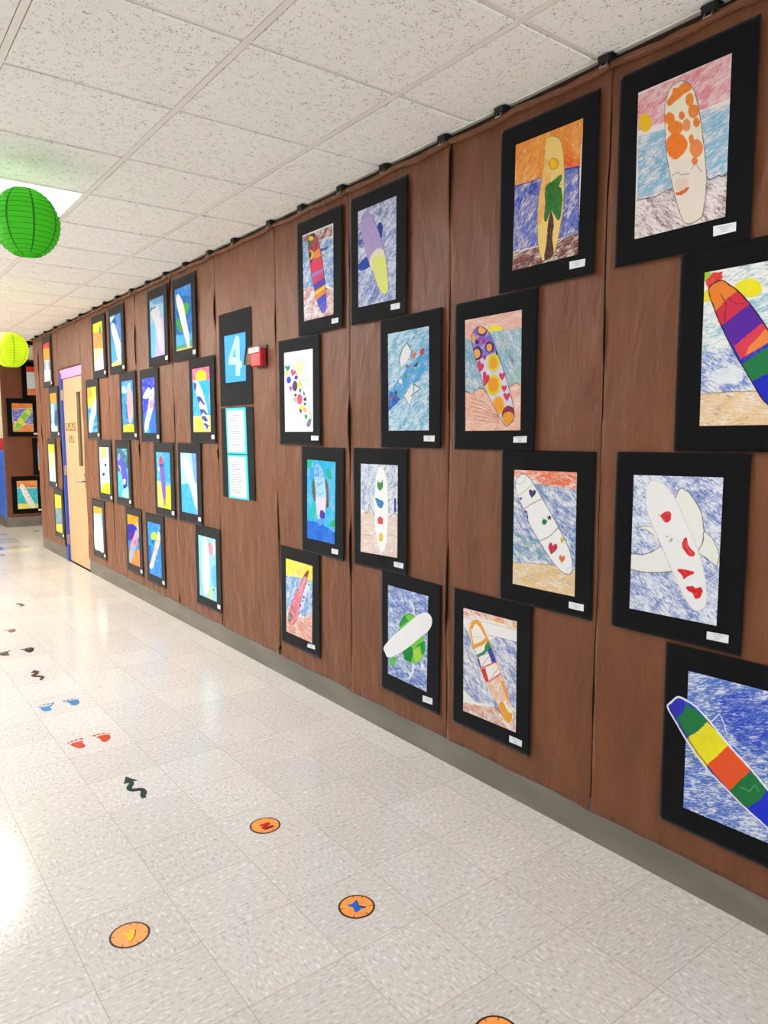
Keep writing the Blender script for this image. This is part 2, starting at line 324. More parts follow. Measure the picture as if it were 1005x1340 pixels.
def walls():
    b = MB(); b.box(0, .22, YB, 8.14, 0, H+.06).box(0, .22, 8.14, 9.16, 2.28, H+.06).box(0, .22, 9.16, YE, 0, H+.06); b.box(.22, 4.2, YE-.2, YE, 0, H+.06)
    struct(b.build('wall_right', M['slit_shade']))  # wall painted dark brown, the shade inside the paper slits put into its colour
    b = MB(); b.box(0, 4.2, YF, YZ, 0, H+.06); struct(b.build('wall_far', M['block']))
    b = MB(); b.box(4.2, 4.4, YE-.2, YF+.2, 0, H+.06); struct(b.build('wall_side', M['block']))
    b = MB(); b.box(WL-.15, WL, YB, YZ, 0, H+.06); struct(b.build('wall_left', M['cream']))
    b = MB(); b.box(WL-.15, .22, YB-.15, YB, 0, H+.06); struct(b.build('wall_back', M['cream']))
    b = MB(); b.box(WL-.15, 4.2, YZ, YZ+.15, 0, H+.06); struct(b.build('wall_end', M['block']))
    wn_ = MB()     # made-up glazed door, unseen, put in to house the added lamp
    for x in (-2.28, -1.34, -.38): wn_.box(x, x+.06, YB, YB+.05, 0, 2.5)
    for z in (0, 1.0, 2.44): wn_.box(-2.28, -.32, YB, YB+.05, z, z+.08)
    fr_ = struct(wn_.build('added_window_1', M['blue'])); MB().box(-2.22, -.38, YB+.005, YB+.012, .08, 2.44).build('window_pane', M['glass'], fr_)
    def bb(name, runs):
        b = MB()
        for x0, x1, y0, y1 in runs:
            b.box(x0, x1, y0, y1, 0, .16)
        struct(b.build(name, M['base']))
    bb('baseboard_right', [(-.004, 0, YB, 8.13), (-.004, 0, 9.17, YE+.004)])
    bb('baseboard_far', [(-.004, 4.2, YF-.004, YF), (-.004, 0, YF, YZ)]); bb('baseboard_left', [(WL, WL+.004, YB, YZ)])
walls()
def ceiling_light(k):
    y0 = CY+k*CS; x1 = CX-CS; x0 = x1-2*CS
    lb = {4: 'bright white ceiling light panel behind the green paper lantern', -2: 'white ceiling light panel added to the corridor ceiling above the camera, unseen', 9: 'white ceiling light panel, second along the corridor ceiling', 14: 'white ceiling light panel, third along the corridor ceiling', 19: 'white ceiling light panel, last along the corridor ceiling'}[k]  # the nearest panel is an added, unseen lamp that brightens the near wall
    t = thing('ceiling_light', lb, 'ceiling light', ((x0+x1)/2, y0+CS/2, H))
    hx, hy = CS-.006, CS/2-.006; b = MB()
    b.box(-hx, hx, -hy, -hy+.018, -.002, .03).box(-hx, hx, hy-.018, hy, -.002, .03).box(-hx, -hx+.018, -hy+.018, hy-.018, -.002, .03).box(hx-.018, hx, -hy+.018, hy-.018, -.002, .03)
    b.build('frame', M['lamp'], t)
    d = MB().box(-hx+.018, hx-.018, -hy+.018, hy-.018, .001, .012); d.build('diffuser', mat('lit_diffuser', '#e8f1ff' if k < 9 else '#f6f5f0', .5, .2, emit=LIGHT[k]), t)
for k in LIGHT: ceiling_light(k)
def side_light():
    k = 16; y0 = CY+k*CS; x0 = .2+3*CS
    t = thing('ceiling_light', 'white ceiling light panel in the side corridor around the corner', 'ceiling light', (x0+CS, y0+CS/2, H))
    hx, hy = CS-.006, CS/2-.006; b = MB()
    b.box(-hx, hx, -hy, -hy+.018, -.002, .03).box(-hx, hx, hy-.018, hy, -.002, .03).box(-hx, -hx+.018, -hy+.018, hy-.018, -.002, .03).box(hx-.018, hx, -hy+.018, hy-.018, -.002, .03)
    b.build('frame', M['lamp'], t); MB().box(-hx+.018, hx-.018, -hy+.018, hy-.018, .001, .012).build('diffuser', mat('lit_diffuser', '#fff4dc', .5, .2, emit=SIDE_LIGHT), t)
side_light()
# ------------------------------------------------------------------ door
def door():
    d = bpy.data.objects.new('door_1', None); COL.objects.link(d); d['kind'] = 'structure'; d.location = (0, 8.65, 0)
    y0, y1 = -.47, .40     # leaf, relative
    f_ = MB(); f_.box(-.012, .14, y1+.003, y1+.07, 0, 2.20).box(0, .14, y0-.05, y0-.003, 0, 2.20); f_.build('door_frame', M['blue'], d)
    MB().box(-.0035, .14, y0-.04, y1+.07, 2.135, 2.235).build('header_panel', M['pink'], d)
    # leaf with an opening for the narrow window
    wy0, wy1, wz0, wz1 = -.355, -.18, 1.15, 1.96; L = MB()
    x0, x1 = .012, .056; zt = 2.13; zb = .012
    L.box(x0, x1, y0, wy0, zb, zt).box(x0, x1, wy1, y1, zb, zt).box(x0, x1, wy0, wy1, zb, wz0).box(x0, x1, wy0, wy1, wz1, zt)
    leaf = L.build('door_leaf', M['wood'], d)
    MB().box(.026, .032, wy0, wy1, wz0, wz1).build('window_pane', M['glass'], leaf)
    fr = MB(); q = .02
    fr.box(.004, .02, wy0-q, wy0, wz0-q, wz1+q).box(.004, .02, wy1, wy1+q, wz0-q, wz1+q).box(.004, .02, wy0, wy1, wz1, wz1+q).box(.004, .02, wy0, wy1, wz0-q, wz0)
    fr.build('window_frame', M['wood'], leaf)
    h_ = MB(); h_.box(0, .012, -.452, -.408, .92, 1.11); h_.tube([(.004, -.43, .99), (-.045, -.43, .99), (-.052, -.41, .99), (-.052, -.30, .985)], .009)
    h_.tube([(.004, -.43, 1.065), (-.008, -.43, 1.065)], .016, 12); h_.build('door_handle', M['metal'], leaf, smooth=False)
    for z in (.26, 1.08, 1.95):
        MB().tube([(.0, y1+.004, z-.06), (.0, y1+.004, z+.06)], .009).box(-.016, -.011, y1+.004, y1+.04, z-.055, z+.055).build('hinge', M['metal'], d)
    MB().box(0, .16, y0-.05, y1+.07, 0, .008).build('threshold', M['dark'], d)
    # signs on the leaf
    for lab_, (a0, a1, z0, z1), rows_ in (('wide dark-lettered room sign on the pale wooden door', (-.11, .335, 1.54, 1.625), 5), ('small square dark-lettered sign below the wide sign on the door', (.0, .215, 1.405, 1.48), 3)):
        t = thing('room_sign', lab_, 'sign', (0, 8.65+(a0+a1)/2, (z0+z1)/2)); hw, hh = (a1-a0)/2, (z1-z0)/2
        MB().box(.008, .012, -hw, hw, -hh, hh).build('plate', M['sign'], t)
        x = MB(); n = rows_
        for i in range(n):
            c = hw*(.82-1.64*i/(n-1)); wl = hw/n*.62
            x.box(.0065, .008, c+wl*.55, c+wl, -hh*.75, hh*.75); x.box(.0065, .008, c-wl, c+wl, (.45 if i % 2 else -.7)*hh, (.7 if i % 2 else -.45)*hh)
            if i % 2: x.box(.0065, .008, c-wl, c-wl*.5, -hh*.1, hh*.6)
        x.box(.0065, .008, -hw, hw, hh*.86, hh).box(.0065, .008, -hw, hw, -hh, -hh*.86); x.build('lettering', M['signtxt'], t)
door()
# ------------------------------------------------------------------ brown paper strips
ARTS = [
 dict(n='tall black-mounted drawing of a white surfboard with orange koi spots under a pink sky', r=0, pl='x', s=1.7,
  c=[-1.3087, 2.351], m=[[-227.8, 303.8], [222.1, 302.4], [228.0, -305.2], [-222.3, -301.0]],
  d=[[-157.0, 229.8], [147.0, 229.8], [150.6, -222.9], [-152.5, -224.3]], l=[[115.3, -242.4], [184.6, -245.0], [185.3, -271.0], [116.8, -272.2]],
  o=[5, 206, 32, 177, 51, 124, 68, 43, 82, -43, 89, -115, 83, -191, 71, -213, 28, -217, 2, -172, -26, -85, -46, -6, -57, 82, -60, 156, -46, 199, -19, 212],
  b=[
   ('f', '#f3e6e2', 'm', 1, 0, []),
   ('p', '#d9657c', 'c', 0.6, 25, [-162, 222, 147, 230, 149, 107, 75, 104, -152, 112]),
   ('p', '#e8909c', 'w', 0.35, 0, [-162, 222, 147, 230, 149, 107, 75, 104, -152, 112]),
   ('s', '#f2c21a', 'm', 1, 0, [-105, 122, -111, 104, -127, 101, -144, 115, -152, 138, -146, 156, -130, 158, -112, 144]),
   ('p', '#78b7d6', 'c', 0.72, 20, [-151, 95, -58, 89, 62, 100, 150, 93, 151, -109, 98, -106, -8, -99, -148, -101]),
   ('p', '#3f93c4', 'c', 0.45, 20, [-150, 61, -46, -18, -45, -56, -80, -71, -144, -80]),
   ('p', '#4d9fca', 'c', 0.4, 20, [63, 91, 148, 74, 144, 19, 72, 30]),
   ('p', '#6f2f35', 'c', 0.5, -40, [-152, -103, -78, -106, -8, -99, 98, -101, 151, -102, 154, -234, -158, -231]),
   ('l', '#4a3038', 'm', 1, 3.0, [-148, -103, -78, -107, -43, -99, -8, -99]),
   ('l', '#4a3038', 'm', 1, 3.0, [84, -92, 98, -106, 123, -100, 135, -106, 150, -100]),
  ],
  bl=[
   ('f', '#f0e8cc', 'm', 1, 0, []),
   ('p', '#eedfd2', 'w', 0.9, 0, [-61, -2, 95, -47, 104, -243, -52, -209]),
   ('s', '#f2801e', 'm', 1, 0, [-2, 204, 22, 193, 26, 174, 0, 168, -20, 160, -44, 151, -53, 166, -38, 185, -32, 200, -18, 194]),
   ('s', '#f08a28', 'm', 1, 0, [36, 141, 33, 129, 24, 126, 14, 135, 9, 150, 13, 162, 22, 165, 32, 156]),
   ('s', '#ef8434', 'm', 1, 0, [55, 102, 50, 90, 38, 88, 25, 98, 19, 114, 24, 128, 36, 129, 49, 119]),
   ('s', '#f2801e', 'm', 1, 0, [-24, 108, -29, 97, -41, 96, -54, 105, -60, 120, -55, 131, -43, 132, -30, 123]),
   ('s', '#ee7d28', 'm', 1, 0, [9, 106, 7, 98, 0, 96, -8, 102, -11, 113, -8, 121, -1, 122, 6, 116]),
   ('s', '#f2831e', 'm', 1, 0, [4, 72, -3, 59, -21, 59, -40, 71, -48, 89, -41, 101, -23, 102, -4, 89]),
   ('s', '#ef9258', 'm', 1, 0, [29, 72, 26, 60, 16, 58, 6, 66, 2, 80, 5, 92, 15, 94, 24, 86]),
   ('s', '#ee7a2a', 'm', 1, 0, [59, 69, 56, 60, 49, 58, 40, 65, 37, 76, 40, 85, 47, 87, 55, 80]),
   ('s', '#f57a14', 'm', 1, 0, [-50, 50, -29, 65, 2, 52, 21, 22, 14, 0, -12, -15, -33, -4, -48, 22]),
   ('s', '#f08a4a', 'm', 1, 0, [73, -8, 67, -25, 52, -29, 36, -16, 29, 5, 34, 22, 50, 25, 65, 13]),
   ('s', '#ee7d34', 'm', 1, 0, [42, 28, 40, 19, 34, 17, 27, 23, 24, 33, 26, 42, 32, 44, 39, 38]),
   ('s', '#ee7d34', 'm', 1, 0, [57, -40, 55, -48, 48, -49, 41, -44, 37, -34, 40, -27, 47, -25, 54, -31]),
   ('l', '#8a8a88', 'm', 1, 2.4, [-27, -60, -7, -54, 4, -66, 31, -70]),
   ('l', '#9a9a98', 'm', 1, 2.4, [37, -60, 50, -46, 71, -75]),
   ('s', '#e9b9a0', 'w', 0.5, 0, [-13, -77, 18, -79, 32, -101, -8, -108]),
   ('s', '#e2642c', 'm', 1, 0, [-12, -116, 6, -113, 33, -107, 23, -122, 0, -125]),
   ('l', '#8a7a60', 'm', 1, 2.4, 'O'),
  ],
 ),
 dict(n='large black-mounted pointed orange, red and purple surfboard drawing cut by the right edge', r=1, pl='x', s=1.8,
  c=[-1.0731, 1.7468], m=[[-217.0, 308.7], [213.0, 299.7], [217.0, -302.5], [-213.0, -305.9]],
  d=[[-142.4, 232.6], [157.6, 231.7], [163.4, -224.8], [-136.6, -226.7]], l=[[137.0, -227.5], [197.0, -227.5], [197.0, -252.5], [137.0, -252.5]],
  o=[-91, 203, -57, 181, -36, 164, 1, 122, 41, 66, 89, -10, 135, -93, 152, -150, 131, -187, 100, -191, 55, -160, 24, -115, -9, -62, -42, -10, -82, 64, -105, 114, -128, 182],
  b=[
   ('f', '#f4f4ee', 'm', 1, 0, []),
   ('p', '#5d9aa8', 'c', 0.42, 10, [-144, 235, 85, 242, 89, 158, -56, 174]),
   ('s', '#9bd030', 'm', 1, 0, [-123, 222, -126, 208, -136, 204, -146, 211, -150, 226, -147, 240, -138, 244, -128, 237]),
   ('p', '#e23a2e', 'm', 1, 0, [-140, 207, -116, 228, -87, 226, -86, 206, -130, 183]),
   ('p', '#f2dc2a', 'm', 1, 0, [-146, 173, -130, 183, -115, 146, -145, 144]),
   ('s', '#f7e614', 'm', 1, 0, [-49, 178, -32, 190, -7, 193, 18, 184, 31, 158, 22, 140, -9, 139, -40, 159]),
   ('p', '#6fb0cc', 'c', 0.48, 10, [-145, 145, -55, 147, 261, 144, 272, -49, -137, -14]),
   ('p', '#3f70cc', 'c', 0.58, -30, [-137, -4, 3, -2, 271, -23, 278, -142, -143, -125]),
   ('s', '#eef4f2', 'w', 0.8, 0, [-102, -63, -24, -58, -14, -98, -90, -99]),
   ('p', '#f0c998', 'c', 0.85, 0, [-148, -128, -41, -127, 278, -137, 285, -253, -142, -253]),
   ('p', '#b8793a', 'c', 0.25, 0, [-148, -128, -41, -127, 278, -137, 285, -253, -142, -253]),
   ('l', '#7a4a1a', 'm', 1, 2.0, [-140, -129, -93, -128, -41, -127, 105, -131]),
  ],
  bl=[
   ('f', '#2430b4', 'm', 1, 0, []),
   ('p', '#ef8322', 'm', 1, 0, [-92, 207, -33, 164, -55, 147, -103, 111, -133, 183]),
   ('p', '#d92c42', 'm', 1, 0, [-36, 164, 4, 121, -84, 66, -106, 111, -65, 148]),
   ('p', '#5b1e9e', 'm', 1, 0, [2, 123, 43, 66, -13, 24, -47, -2, -86, 66]),
   ('p', '#e23a4c', 'm', 1, 0, [-40, 5, 1, 37, 36, 63, 63, 40, 70, 11, -18, -34]),
   ('p', '#f28a3c', 'm', 1, 0, [3, -2, 49, 44, 69, 25, 70, 11, -6, -25]),
   ('p', '#157a3c', 'm', 1, 0, [-16, -49, 56, -7, 105, -35, 102, -63, 17, -100]),
   ('p', '#1320b8', 'm', 1, 0, [16, -103, 97, -62, 174, -160, 86, -205]),
   ('l', '#3a1a10', 'm', 1, 2.5, [-87, 161, -70, 129, -72, 80]),
   ('l', '#7a1a2a', 'm', 1, 2.0, [-65, 148, -39, 125, -4, 125]),
   ('l', '#141424', 'm', 1, 3.5, 'O'),
  ],
 ),
 dict(n='black-mounted drawing of a white surfboard with red hearts over a white finned sea animal', r=2, pl='x', s=1.7,
  c=[-1.2765, 1.134], m=[[-230.7, 301.1], [229.0, 304.7], [231.9, -301.3], [-230.2, -304.5]],
  d=[[-158.8, 225.3], [148.2, 231.0], [149.5, -225.3], [-157.5, -229.8]], l=[[120.4, -249.0], [189.8, -246.0], [189.6, -271.7], [120.5, -273.6]],
  o=[-87, 210, -56, 208, -30, 187, 1, 150, 40, 77, 77, 6, 103, -67, 115, -135, 111, -174, 87, -192, 63, -183, 32, -144, -6, -78, -46, -4, -84, 65, -108, 120, -111, 171, -104, 200],
  b=[
   ('f', '#f1f4f9', 'm', 1, 0, []),
   ('f', '#3b67bd', 'c', 0.52, -35, []),
   ('f', '#2a50a8', 'c', 0.22, 30, []),
   ('p', '#f4f4f8', 'c', 0.5, -35, [90, 210, 148, 231, 145, 135, 113, 185]),
   ('s', '#f4f3ea', 'm', 1, 0, [-142, 48, -115, 59, -83, 59, -59, 11, -76, 29, -105, 46]),
   ('l', '#3a3a36', 'm', 1, 2.2, [-142, 48, -115, 58, -83, 58]),
   ('l', '#3a3a36', 'm', 1, 2.2, [-142, 46, -105, 46, -76, 29]),
   ('p', '#f5f4ec', 'm', 1, 0, [-163, -42, -120, -40, -83, -26, -49, -2, -6, -78, -49, -90, -105, -97, -161, -98]),
   ('l', '#3a3a36', 'm', 1, 2.7, [-163, -41, -120, -40, -83, -26, -49, -2]),
   ('l', '#3a3a36', 'm', 1, 2.7, [-161, -96, -105, -97, -49, -90, -6, -78]),
   ('s', '#f4f3e8', 'm', 1, 0, [14, 192, 40, 180, 70, 145, 87, 114, 95, 67, 93, 26, 80, -2, 40, 56, -5, 156, 4, 186]),
   ('l', '#3a3a36', 'm', 1, 2.7, [-5, 161, 5, 186, 14, 192, 40, 180, 70, 145, 87, 114, 95, 67, 93, 26, 80, -2]),
   ('s', '#f4f3e8', 'm', 1, 0, [97, 62, 125, 43, 143, 8, 148, -7, 142, -42, 106, -20, 81, -8, 96, 29]),
   ('l', '#3a3a36', 'm', 1, 2.2, [97, 62, 125, 43, 143, 8, 148, -7, 142, -42, 106, -20, 81, -8]),
   ('l', '#5a6a90', 'm', 1, 2.2, [-158, -15, -138, -16, -130, -38]),
   ('l', '#5a6a90', 'm', 1, 2.2, [-150, -117, -134, -114, -131, -102]),
  ],
  bl=[
   ('f', '#f6f4f2', 'm', 1, 0, []),
   ('s', '#e0121a', 'm', 1, 0, [-54, 99, -39, 111, -21, 113, -16, 99, -23, 82, -38, 78, -47, 88]),
   ('l', '#c03030', 'm', 1, 2.2, [-60, 100, -45, 98]),
   ('l', '#4a4a30', 'm', 1, 2.7, [-31, 31, -25, 34]),
   ('l', '#4a4a30', 'm', 1, 2.7, [-17, 27, -10, 25, -14, 18, -20, 18]),
   ('s', '#f2f0c8', 'w', 0.6, 0, [-2, 34, -4, 29, -8, 26, -12, 28, -14, 33, -13, 39, -9, 41, -4, 40]),
   ('s', '#e0121a', 'm', 1, 0, [30, 30, 41, 36, 48, 13, 69, -9, 64, -21, 47, -18, 26, 7]),
   ('l', '#f06a6a', 'm', 1, 3.8, [39, 17, 46, -1, 61, -13]),
   ('s', '#e0121a', 'm', 1, 0, [15, -69, 34, -65, 70, -71, 50, -86, 36, -98, 30, -86, 17, -77]),
   ('s', '#e0121a', 'm', 1, 0, [46, -121, 66, -114, 78, -120, 98, -113, 97, -141, 79, -154, 68, -138, 52, -132]),
   ('l', '#d8d8da', 'm', 1, 2.2, 'O'),
  ],
 ),
 dict(n='large black-mounted drawing of a blue, green, yellow and orange banded surfboard on bright blue sea', r=3, pl='x', s=1.8,
  c=[-1.072, 0.5163], m=[[-218.1, 301.5], [211.9, 311.2], [218.1, -307.1], [-211.9, -305.6]],
  d=[[-140.4, 226.7], [159.6, 231.5], [162.8, -226.3], [-137.2, -230.9]], l=[[138.1, -232.1], [198.1, -232.1], [198.1, -257.1], [138.1, -257.1]],
  o=[-172, 134, -136, 130, -104, 117, -65, 90, 3, 32, 76, -21, 119, -57, 166, -101, 200, -149, 209, -193, 192, -219, 152, -199, 121, -179, 62, -151, 8, -119, -72, -68, -137, -6, -176, 42, -209, 86, -195, 110],
  b=[
   ('f', '#eef3fa', 'm', 1, 0, []),
   ('f', '#1b5fc8', 'c', 0.72, 20, []),
   ('s', '#1238c8', 'c', 0.55, 20, [-26, 179, 69, 228, 196, 244, 210, 13, 45, 43, -22, 107]),
   ('l', '#26304a', 'm', 1, 2.2, [-139, -61, -112, -43, -103, -63, -130, -80, -111, -62]),
   ('l', '#e8f0fa', 'm', 1, 3.6, [-61, 80, -33, 118, -18, 94, -7, 61]),
   ('l', '#3a6ac0', 'm', 1, 2.2, [-50, 87, -29, 109, -9, 60]),
   ('l', '#d8e4f4', 'm', 1, 2.9, [-1, 41, 39, 23]),
  ],
  bl=[
   ('f', '#2035d0', 'm', 1, 0, []),
   ('p', '#2a2ab8', 'm', 1, 0, [-172, 136, -145, 117, -148, 90, -172, 60, -214, 85]),
   ('p', '#167a38', 'm', 1, 0, [-145, 117, -112, 107, -67, 87, -75, 57, -97, 42, -134, 10, -176, 59, -148, 90]),
   ('p', '#f8ea12', 'm', 1, 0, [-70, 81, 3, 32, -30, -13, -58, -57, -72, -70, -136, 4, -97, 42]),
   ('p', '#f4581a', 'm', 1, 0, [3, 33, 76, -19, 44, -66, 10, -116, -65, -60, -30, -13]),
   ('p', '#167a38', 'm', 1, 0, [77, -23, 122, -60, 110, -96, 59, -154, 10, -116, 44, -62]),
   ('p', '#1a2fd0', 'm', 1, 0, [123, -63, 249, -140, 193, -236, 119, -193, 59, -154, 110, -96]),
   ('l', '#5aa86a', 'm', 1, 2.9, [45, -87, 73, -90, 85, -64, 99, -80]),
   ('l', '#26304a', 'm', 1, 3.6, [-194, 83, -155, 34, -105, -25, -42, -77, 18, -120, 83, -155]),
   ('l', '#f4f4f4', 'm', 1, 5.8, 'O'),
  ],
 ),
 dict(n='black-mounted drawing of a yellow surfboard with a palm tree, orange sky and dark red beach', r=0, pl='x', s=1.8,
  c=[-1.8419, 2.349], m=[[-227.1, 306.2], [231.6, 298.7], [224.4, -301.5], [-229.0, -303.5]],
  d=[[-148.5, 231.5], [160.9, 225.6], [153.2, -226.2], [-154.7, -228.0]], l=[[118.0, -244.8], [186.7, -247.0], [185.4, -271.6], [118.9, -271.5]],
  o=[31, 208, 1, 206, -7, 167, -17, 80, -31, 6, -34, -73, -29, -153, -13, -206, 4, -221, 47, -205, 72, -126, 86, -35, 86, 70, 77, 148, 62, 187],
  b=[
   ('f', '#f4e6d8', 'm', 1, 0, []),
   ('p', '#f5a838', 'c', 0.95, 60, [-155, 238, 164, 228, 152, 69, -25, 78, -155, 83]),
   ('p', '#ee7a34', 'c', 0.5, 60, [-155, 238, 164, 228, 152, 69, -25, 78, -155, 83]),
   ('s', '#ee5a1c', 'c', 0.8, -50, [71, 167, 102, 140, 147, 98, 148, 73, 88, 84]),
   ('s', '#f08a28', 'c', 0.7, -50, [69, 208, 101, 158, 132, 120, 86, 151]),
   ('p', '#3a5ac0', 'c', 0.78, 50, [-155, 83, -25, 79, 88, 81, 152, 72, 156, -153, -30, -159, -158, -159]),
   ('p', '#2a4ac0', 'c', 0.5, 70, [-155, 61, -111, 56, -123, -147, -154, -154]),
   ('p', '#2a3aa8', 'c', 0.7, 20, [-103, 67, -37, 67, -35, 19, -86, 38]),
   ('l', '#2a2f8e', 'm', 1, 3.6, [-151, 82, -87, 78, -25, 79]),
   ('l', '#2a2f8e', 'm', 1, 4.2, [81, 78, 152, 69]),
   ('l', '#2a3590', 'm', 1, 4.8, [148, 70, 153, -144]),
   ('p', '#6f1218', 'c', 0.8, 15, [-162, -161, -30, -165, 73, -159, 156, -151, 155, -230, -161, -232]),
   ('l', '#2a2a30', 'm', 1, 1.8, [82, -84, 117, -113, 148, -143]),
   ('l', '#3a4aa0', 'm', 1, 2.4, [81, -155, 118, -148, 156, -147]),
  ],
  bl=[
   ('f', '#f6d27a', 'm', 1, 0, []),
   ('s', '#f0ac58', 'c', 0.6, 70, [-7, 143, 27, 86, -1, -62, -32, -79, -24, 52]),
   ('s', '#c08a18', 'm', 1, 0, [60, 105, 54, 92, 38, 90, 22, 100, 16, 117, 22, 130, 37, 132, 53, 121]),
   ('s', '#f8c210', 'm', 1, 0, [56, 106, 51, 95, 38, 94, 25, 102, 20, 116, 24, 127, 37, 128, 50, 119]),
   ('s', '#2a7a2e', 'm', 1, 0, [4, 45, 36, 53, 74, 64, 74, 26, 81, -22, 72, -85, 57, -86, 31, -52, 10, -81, -2, -71, 2, -15, -1, 16]),
   ('s', '#1d5a20', 'c', 0.4, 60, [4, 45, 36, 53, 74, 64, 74, 26, 81, -22, 72, -85, 57, -86, 31, -52, 10, -81, -2, -71, 2, -15, -1, 16]),
   ('l', '#f4e0a8', 'm', 1, 5.4, [83, 53, 67, 28, 85, 12]),
   ('s', '#4a2a26', 'm', 1, 0, [31, -52, 44, -96, 38, -143, 45, -207, 4, -221, 12, -149, 18, -84]),
   ('l', '#a8803a', 'm', 1, 1.8, 'O'),
  ],
 ),
 dict(n='black-mounted drawing of a purple surfboard covered in sunflowers and pink hearts', r=1, pl='x', s=1.9,
  c=[-2.0953, 1.7371], m=[[-229.0, 302.1], [229.2, 305.3], [227.5, -301.7], [-227.7, -305.7]],
  d=[[-165.5, 230.0], [147.7, 231.1], [151.8, -226.6], [-156.1, -227.8]], l=[[117.5, -251.2], [186.6, -248.5], [185.6, -274.1], [116.4, -274.7]],
  o=[-89, 195, -115, 181, -127, 148, -111, 92, -76, 8, -36, -69, 17, -144, 69, -205, 92, -207, 119, -180, 115, -134, 83, -42, 45, 39, 7, 114, -24, 163, -55, 188],
  b=[
   ('f', '#f6eae4', 'm', 1, 0, []),
   ('p', '#efb2a0', 'c', 0.85, 8, [-174, 234, 150, 232, 148, 160, -26, 164, -167, 148]),
   ('s', '#f5e53a', 'm', 1, 0, [-36, 166, -22, 184, 6, 192, 33, 183, 45, 166, 11, 163]),
   ('p', '#86b4c8', 'c', 0.8, -50, [-172, 149, -103, 152, -26, 167, 152, 163, 153, -46, 88, -55, -50, -61, -169, -70]),
   ('p', '#5a98c4', 'c', 0.4, -50, [-164, 138, -117, 126, -71, -6, -159, -28]),
   ('s', '#34505c', 'c', 0.5, -60, [50, 126, 75, 111, 121, 39, 117, 20, 85, 55]),
   ('p', '#a8d0c0', 'w', 0.5, 0, [69, -8, 147, 18, 149, -46, 88, -52]),
   ('p', '#f2bca4', 'c', 0.92, 10, [-169, -66, -118, -74, -60, -55, -31, -72, 88, -56, 123, -42, 153, -53, 158, -235, -166, -234]),
   ('p', '#b05a4a', 'c', 0.22, 12, [-169, -66, -118, -74, -60, -55, -31, -72, 88, -56, 123, -42, 153, -53, 158, -235, -166, -234]),
   ('l', '#7a2a2a', 'm', 1, 3.3, [-159, -63, -118, -74, -84, -56, -55, -56, -31, -76]),
   ('l', '#7a2a2a', 'm', 1, 2.6, [88, -55, 123, -42, 149, -52]),
   ('l', '#8a3a32', 'm', 1, 1.7, [-128, -92, -49, -112, 36, -171]),
   ('l', '#8a3a32', 'm', 1, 1.7, [-124, -110, -49, -127, 37, -177]),
   ('l', '#8a3a32', 'm', 1, 1.7, [-119, -128, -49, -142, 37, -182]),
   ('l', '#8a3a32', 'm', 1, 1.7, [-115, -146, -48, -157, 37, -187]),
   ('l', '#8a3a32', 'm', 1, 1.7, [-111, -164, -48, -172, 37, -193]),
   ('l', '#8a3a32', 'm', 1, 1.7, [-106, -182, -48, -187, 37, -198]),
  ],
  bl=[
   ('f', '#ddd4ea', 'm', 1, 0, []),
   ('p', '#7a52c4', 'c', 0.85, 40, [-153, 212, 28, 190, 26, 86, -101, 57]),
   ('s', '#35237a', 'm', 1, 0, [-36, 171, -44, 158, -64, 154, -85, 162, -93, 178, -85, 191, -65, 194, -44, 186]),
   ('s', '#f5b450', 'm', 1, 0, [-42, 175, -48, 166, -64, 163, -81, 169, -88, 180, -81, 190, -65, 192, -48, 186]),
   ('s', '#f5b050', 'm', 1, 0, [-102, 152, -106, 139, -115, 134, -125, 141, -129, 154, -126, 168, -116, 172, -106, 165]),
   ('s', '#2f2370', 'm', 1, 0, [-59, 86, -68, 67, -89, 60, -112, 70, -121, 91, -112, 111, -90, 117, -68, 106]),
   ('s', '#f5b04a', 'm', 1, 0, [-73, 85, -79, 72, -92, 68, -106, 74, -112, 88, -107, 101, -93, 106, -79, 99]),
   ('s', '#2f2370', 'm', 1, 0, [5, 104, -2, 89, -20, 84, -38, 92, -46, 109, -39, 124, -21, 129, -3, 120]),
   ('s', '#f5a84a', 'm', 1, 0, [-6, 104, -10, 93, -21, 90, -32, 95, -37, 106, -33, 117, -22, 120, -10, 115]),
   ('s', '#2f2370', 'm', 1, 0, [-79, 132, -83, 126, -92, 124, -102, 128, -106, 135, -102, 142, -93, 143, -83, 140]),
   ('s', '#e0d41c', 'm', 1, 0, [37, 41, 28, 16, 3, 6, -22, 19, -33, 46, -23, 72, 2, 80, 26, 68]),
   ('s', '#f0a01e', 'm', 1, 0, [23, 41, 17, 23, 3, 17, -12, 25, -18, 44, -13, 61, 2, 67, 16, 59]),
   ('s', '#e0d41c', 'm', 1, 0, [46, -48, 35, -77, 5, -88, -26, -74, -39, -43, -27, -13, 3, -3, 34, -17]),
   ('s', '#f09a1e', 'm', 1, 0, [33, -47, 25, -68, 5, -75, -16, -66, -25, -44, -17, -23, 4, -16, 24, -25]),
   ('s', '#f0b41e', 'm', 1, 0, [67, -129, 58, -155, 34, -165, 10, -154, -1, -127, 9, -101, 33, -91, 57, -103]),
   ('s', '#f0a024', 'm', 1, 0, [56, -129, 49, -149, 32, -157, 15, -148, 8, -127, 14, -107, 31, -99, 48, -108]),
   ('s', '#8a2430', 'm', 1, 0, [128, -167, 118, -192, 92, -202, 65, -191, 53, -165, 63, -140, 90, -130, 116, -141]),
   ('s', '#f0a22a', 'm', 1, 0, [121, -181, 112, -200, 90, -208, 67, -200, 57, -180, 66, -160, 89, -153, 111, -161]),
   ('p', '#d82a58', 'm', 1, 0, [-69, 42, -61, 48, -53, 44, -51, 31, -58, 20, -70, 13, -82, 7, -86, 23, -89, 40, -88, 55, -78, 61, -71, 55]),
